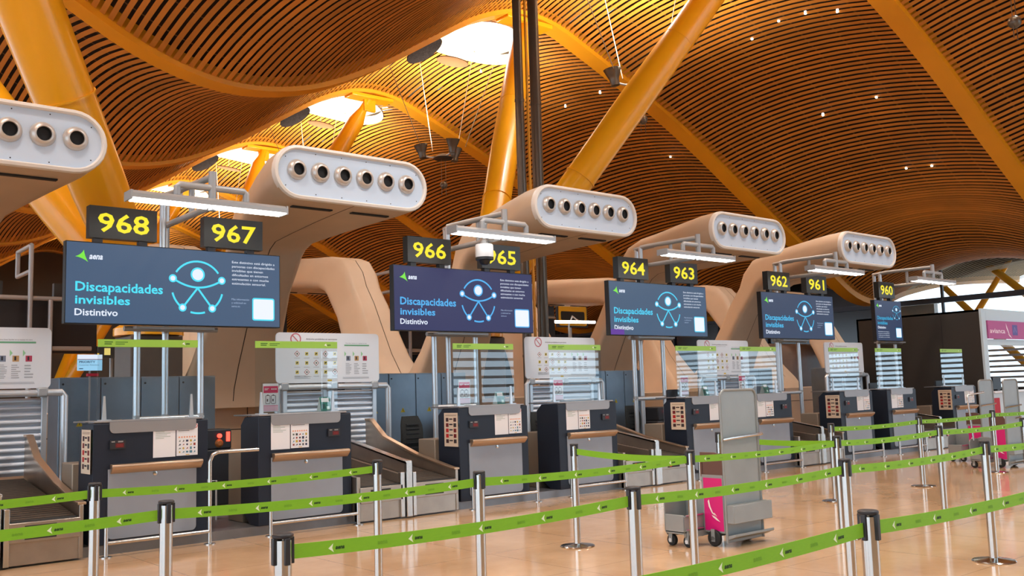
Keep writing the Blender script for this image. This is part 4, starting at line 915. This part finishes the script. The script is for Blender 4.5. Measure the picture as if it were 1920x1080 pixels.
copy_tree(cart, (17.95, 8.1, 0), 'grey luggage trolley at the right edge, behind another trolley')

b = MB(); b.tube([(16.42, 7.5, .45), (16.42, 7.55, 1.18), (16.45, 7.55, 1.21), (16.95, 7.5, 1.25)], .016, M_STEEL, 10); b.build('tall_handle', c2)

# ------------------------------------------------------------------ suspended uplights with counterweights
def make_uplight(lab):
    c = Vector((18.6, 25.5, 9.55)); r = thing('uplight_cluster', c, lab, 'uplight', 'hanging uplight clusters')
    b = MB(); b.lathe(c + Vector((0, 0, -.18)), (0, 0, 1), [(.001, 0), (.30, .02), (.34, .06), (.22, .14), (.12, .20), (.001, .2)], M_BLKPL, 20); b.build('hub', r)
    for k in range(3):
        a = 2 * PI * k / 3 + .35; d = Vector((math.cos(a), math.sin(a), 0)); q = c + d * .72 + Vector((0, 0, .12))
        b = MB(); b.tube([c + d * .2 - Vector((0, 0, .1)), c + d * .45 - Vector((0, 0, .08)), q - Vector((0, 0, .12))], .03, M_GREYPIPE, 8); b.build('bracket', r)
        ax = (Vector((0, 0, 1)) + d * .15).normalized()
        b = MB(); b.lathe(q, ax, [(.001, -.22), (.12, -.22), (.13, -.05), (.15, 0), (.20, .12), (.235, .22), (.245, .235), (.225, .23), (.16, .08), (.001, .06)], M_POLE, 20); o = b.build('floodlight', r)
        b = MB(); b.lathe(q, ax, [(.001, .075), (.15, .085)], pm('flood_lens', (.9, .9, .8), .3, emit=(1, .9, .7), es=8), 16); b.build('lens', o)
    b = MB()
    for k, (dx, dy) in enumerate(((-.72, .3), (.72, -.3), (.1, .75), (.1, -.75))):
        top = Vector((c.x + dx * 2.6, c.y + dy * 2.2, float(zc(c.x + dx * 2.6, c.y + dy * 2.2)) - .02)); b.tube([c + Vector((dx, dy, .3)), top], .012, M_POLE if k < 2 else M_ARMRIM, 6)
    b.build('suspension_cable', r)
    b = MB(); b.ball(c + Vector((0, 0, -1.05)), .13, M_POLE); b.build('counterweight', r)
    b = MB()
    for k in (-.09, .09): b.tube([c + Vector((k, 0, -.16)), c + Vector((k, 0, -1.4))], .008, M_POLE, 6)
    b.build('weight_cable', r); return r
UPL = [(25.5, 'hanging uplight cluster between the first two beige arms, before the skylight'), (16.5, 'hanging uplight cluster partly behind the right yellow strut'), (7.5, 'hanging uplight cluster at the top right corner, only its ball showing'), (34.5, 'hanging uplight cluster far back under the second skylight'), (43.5, 'hanging uplight cluster deepest in the hall')]
up0 = make_uplight(UPL[0][1])
for y, lab in UPL[1:]: copy_tree(up0, (18.6 if y != 7.5 else 19.7, y, 9.62), lab)
def spot(x, y, z, power, name='uplight_beam'):
    l = bpy.data.lights.new(name, 'SPOT'); l.energy = power; l.spot_size = math.radians(168); l.spot_blend = 1.0; l.shadow_soft_size = .35; l.color = (1.0, .86, .62)
    o = bpy.data.objects.new(name, l); COL.objects.link(o); o.location = (x, y, z); o.rotation_euler = (PI, 0, 0)
for y in (7.5, 16.5, 25.5, 34.5, 43.5, 52.5, 61.5): spot(18.6, y, 10.1, UPLIGHT_W)
for y in (7.5, 16.5, 25.5, 34.5): spot(-1.0, y, 10.1, UPLIGHT_W)
# reflector discs hanging under the roof-lights
M_PERF = pm('perforated_plate', (.012, .010, .011), .95, spec=0.0, noise=.5, nscale=18); M_DISC = pm('reflector_pale', (.10, .055, .032), .95, spec=0.0)
for k, (ox, oy) in enumerate([(18.9, 24.2), (18.9, 33.2), (18.9, 42.2)]):
    z = float(zc(ox, oy)) - .15; nmz = ['nearest', 'second', 'third'][k]
    for q, (dx, dy, r_, n_, mt, nme) in enumerate(((-1.65, .35, .62, (.35, -.35, -.86), M_PERF, 'dark perforated'), (-.45, .45, .5, (.12, -.15, .98), M_DISC, 'pale'))):
        b = MB(); c = Vector((ox + dx, oy + dy, z - .62 - .12 * q)); b.lathe(c, n_, [(.001, -.01), (r_, -.01), (r_ + .04, 0), (r_ + .04, .03), (.001, .03)], mt, 28)
        b.tube([c, c + Vector((0, 0, 1.2 + .12 * q))], .012, M_GREYPIPE, 6)
        tag(b.build('reflector_disc', loc=c), '%s reflector disc hanging under the %s skylight' % (nme, nmz), 'reflector', 'reflector discs under skylights')

# ------------------------------------------------------------------ things behind the desks
# rear row of screens seen from behind
def make_rear(lab):
    r = thing('rear_screen', (5.1, 21.9, 0), lab, 'screen', 'rear screens seen from behind')
    b = MB(); b.box(3.7, 6.46, 21.95, 22.1, 2.62, 3.78, M_SCRBACK); b.build('case', r, bevel=.01)
    for x in (4.1, 5.05, 5.45): b = MB(); b.tube([(x, 21.75, .0), (x, 21.75, 4.9 if x == 5.05 else 3.75)], .05, M_GREYPIPE, 10); b.build('pole', r)
    for z in (2.72, 3.78): b = MB(); b.tube([(3.6, 21.8, z), (6.3, 21.8, z)], .05, M_GREYPIPE, 10); b.build('crossbar', r)
    b = MB(); b.tube([(5.05, 21.75, 4.9), (5.05, 22.9, 4.9), (5.05, 22.9, 4.35), (5.05, 21.75, 4.35)], .05, M_GREYPIPE, 10); b.build('boom', r)
    for x in (3.7, 5.55): b = MB(); b.box(x, x + .85, 21.9, 22.05, 3.82, 4.13, M_NUMBOX); b.build('number_case', r)
    return r
rear0 = make_rear('back of a far screen with pipe frame, left of sign 968')
rl = ['back of a far screen seen through the first rear arch', 'back of a far screen behind the legs under screen 966', 'back of a far screen behind the legs under screen 964']
for i in range(1, 4): copy_tree(rear0, (5.1 + i * P, 21.9, 0), rl[i - 1])
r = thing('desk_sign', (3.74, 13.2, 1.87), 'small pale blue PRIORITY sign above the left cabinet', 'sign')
b = MB(); b.box(3.65, 3.96, 13.2, 13.22, 1.95, 2.16, glow((150, 204, 236))); fr = fr_y(3.65, 13.2, 1.95); b.rect2(fr, 0, .31, .15, .21, glow((225, 235, 250)), .001); b.rect2(fr, 0, .31, .142, .15, flat((210, 60, 60)), .001); b.text2(fr, 'PRIORITY', .02, .10, .028, flat((40, 80, 140)), .20, bold=.02); b.text2(fr, 'Customer Attention', .02, .065, .02, flat((110, 160, 200)), .25); b.rect2(fr, .02, .07, .02, .03, flat((50, 100, 150)), .001); b.build('plate', r)  # plate glow added to brighten the sign
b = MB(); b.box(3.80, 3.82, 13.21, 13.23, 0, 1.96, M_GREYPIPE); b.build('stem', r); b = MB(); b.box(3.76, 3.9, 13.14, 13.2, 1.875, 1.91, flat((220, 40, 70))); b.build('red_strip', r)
def far_sign(name, x0, x1, y, z0, z1, lab, cols, txt):
    b = MB(); b.box(x0, x1, y, y + .12, z0, z1, M_SCRBACK); fr = fr_y(x0, y, z0); W, H = x1 - x0, z1 - z0
    if txt == '933':
        b.text2(fr, '933', W * .56, H * .22, H * .56, glow((255, 200, 40)), W * .36, bold=.03); b.rect2(fr, W * .24, W * .42, H * .25, H * .85, glow((255, 220, 120)), .002)
        b.poly2(fr, [(W * .03, H * .4), (W * .10, H * .4), (W * .065, H * .15)], glow((255, 200, 40)), .002)
    else:
        b.poly2(fr, rrect(.04, W - .04, .06, H - .05, .1), flat((226, 176, 20)), .002); b.poly2(fr, rrect(.16, W - .16, .28, H - .28, .06), flat((40, 34, 20)), .003)
    b.tube([(x0 + W * .5, y + .14, 0), (x0 + W * .5, y + .14, z1)], .04, M_GREYPIPE, 8)
    tag(b.build(name), lab, 'sign')
far_sign('pole_sign', 7.05, 7.85, 24.0, 2.62, 2.90, 'far pole sign with lit yellow 933 under the first green strip', None, '933')
far_sign('pole_sign', 39.0 - 14, 40.6 - 14, 27.0, 3.95, 4.85, 'far yellow and black pole sign left of sign 964', None, 'y')
b = MB(); b.tube([(22.0, 24.0, 3.85), (24.0, 24.0, 3.88)], .05, M_TUBE, 8); b.tube([(23.2, 24.0, 3.9), (23.2, 24.3, 4.1), (23.2, 24.5, 3.8), (23.2, 24.5, 0)], .03, M_GREYPIPE, 8); tag(b.build('strip_light'), 'far lit strip light before the yellow sign', 'strip light')
# brown rounded partition behind desks 962 to 960
b = MB(); prof = [(19.0, 0), (19.0, 2.3)] + [(19.6 - .6 * math.cos(a), 2.3 + .6 * math.sin(a)) for a in np.linspace(.2, PI / 2, 6)] + [(22, 2.9), (22, 0)]
b.prism(prof, 27.5, 37.5, 'x', pm('brown_partition', (.16, .10, .07), .45, noise=.06)); tag(b.build('partition'), 'brown rounded partition behind the desks 962 to 960', 'partition')
# dark sales cabin with a pink airline sign
r = thing('sales_cabin', (24.9, 11.6, 0), 'dark sales cabin at the right with pink airline sign', 'cabin')
M_CABIN = pm('cabin_dark', (.022, .017, .013), .6, noise=.1, nscale=2); M_CFRAME = pm('cabin_frame_pale', (.50, .62, .70), .4); kx, ky = 23.50, 10.3
b = MB(); b.box(kx, kx + .05, ky + .05, 13.6, 0, 3.15, M_CABIN); b.box(kx, kx + 3.4, 13.55, 13.6, 0, 3.15, M_CABIN); b.box(kx, kx + 3.4, ky + .05, 13.6, 3.10, 3.15, M_CABIN); b.box(kx + 3.35, kx + 3.4, ky + .05, 13.6, 0, 1.2, M_CABIN)
for y in (11.3, 12.4): b.box(kx - .004, kx, y, y + .012, 0, 3.15, M_BLACK)
b.build('walls', r)
b = MB(); b.box(kx - .01, kx + .22, ky, ky + .06, 0, 3.17, M_CFRAME); b.box(kx + .22, kx + 3.4, ky, ky + .06, 2.88, 3.17, M_CFRAME); b.box(kx + .22, kx + 3.4, ky, ky + .06, 2.28, 2.43, M_CFRAME); b.box(kx + 3.3, kx + 3.4, ky, ky + .06, 0, 3.1, M_CFRAME); b.build('front_frame', r, bevel=.008)
b = MB(); b.box(kx + .24, kx + 3.3, ky - .03, ky + .03, 2.44, 2.88, flat((176, 92, 150))); fr = fr_y(kx + .24, ky - .03, 2.44)
b.text2(fr, 'avianca', .08, .14, .115, flat((246, 230, 244)), .85, bold=.012); wf = flat((246, 230, 244))
b.poly2(fr, [(1.0, .40), (1.02, .27), (1.12, .14), (1.20, .06), (1.10, .24)], wf, .002); b.poly2(fr, [(1.08, .13), (1.2, .10), (1.3, .02), (1.16, .07)], wf, .002)
b.rect2(fr, 1.36, 1.66, .10, .36, flat((96, 92, 160)), .002); b.stroke2(fr, [(1.43, .17), (1.50, .30), (1.59, .17)], .02, flat((150, 160, 210)), .003); b.build('name_sign', r, smooth=False)
b = MB(); b.box(kx + .25, kx + 3.3, ky - .02, ky + .5, 0, 1.12, pm('cabin_counter', (.55, .62, .66), .35)); b.box(kx + .2, kx + 3.3, ky - .08, ky + .5, 1.12, 1.16, M_WHITE); b.box(kx + .25, kx + .55, ky - .03, ky, 0, 1.0, flat((180, 30, 50))); b.build('counter', r, bevel=.006)
b = MB(); b.box(kx + .9, kx + 1.35, ky + .25, ky + .29, 1.2, 1.5, M_BLKPL); b.box(kx + 1.05, kx + 1.2, ky + .22, ky + .34, 1.16, 1.2, M_BLKPL); b.build('monitor', r)
# smaller black cabinet between desk 960 and cabin
b = MB(); b.box(22.62, 23.2, 10.5, 11.2, 0, 1.34, M_BLKPL); tag(b.build('side_cabinet', bevel=.01), 'black cabinet between desk 960 and the dark cabin', 'cabinet')

# recessed downlights in the slats
def hit_ceiling(px_, py_):
    d = fw + r2 * ((px_ - 960) / F_PX) - u2 * ((py_ - 540) / F_PX); t = 5.0
    while t < 90:
        p = Vector((0, 0, 1.5)) + d * t
        if p.z > float(zc(p.x, p.y)): return p
        t += .03
    return None
M_DOWN = pm('downlight_lens', (.9, .9, .9), .4, emit=(1, .97, .9), es=9)
DL = [(1410, 72), (1510, 24), (1570, 20), (1543, 215), (1643, 181), (1699, 314), (1747, 310), (902, 133), (1125, 173), (1060, 199), (1257, 293), (1460, 38)]
for k, q in enumerate(DL):
    p = hit_ceiling(*q)
    if p is None: continue
    z = float(zc(p.x, p.y)); b = MB(); b.lathe((p.x, p.y, z - .035), (0, 0, 1), [(.001, 0), (.028, 0), (.032, .005), (.032, .09), (.001, .09)], M_DOWN, 14)
    tag(b.build('downlight', loc=(p.x, p.y, z)), 'tiny white downlight in the slats, %s' % ['upper one of the first vault by the right strut', 'topmost near the upper edge', 'upper edge, right of the topmost', 'centre of the large right vault', 'right of the vault centre', 'lower middle of the large right vault', 'lower right beside another lamp', 'left of the twin dark poles under the skylight', 'between twin poles and right strut, upper', 'just right of the twin poles', 'below the right strut in the second vault', 'next to the upper strut, left of two others'][k], 'downlight', 'recessed downlights')
def down(x, y, power):  # spots added without fixtures to brighten floor, desks and arms
    l = bpy.data.lights.new('added_down_fill', 'SPOT'); l.energy = power; l.spot_size = math.radians(125); l.spot_blend = .9; l.shadow_soft_size = .4; l.color = (1.0, .95, .88)
    o = bpy.data.objects.new('added_down_fill', l); COL.objects.link(o); o.location = (x, y, float(zc(x, y)) - .25)
for x in (1, 8, 15, 22, 29): 
    for y in (0.5, 7.5): down(x, y, DOWN_W * (1.15 if x < 12 else .75))
for x in (3, 10, 17, 24, 31): down(x, 16.0, DOWN_W * .5)
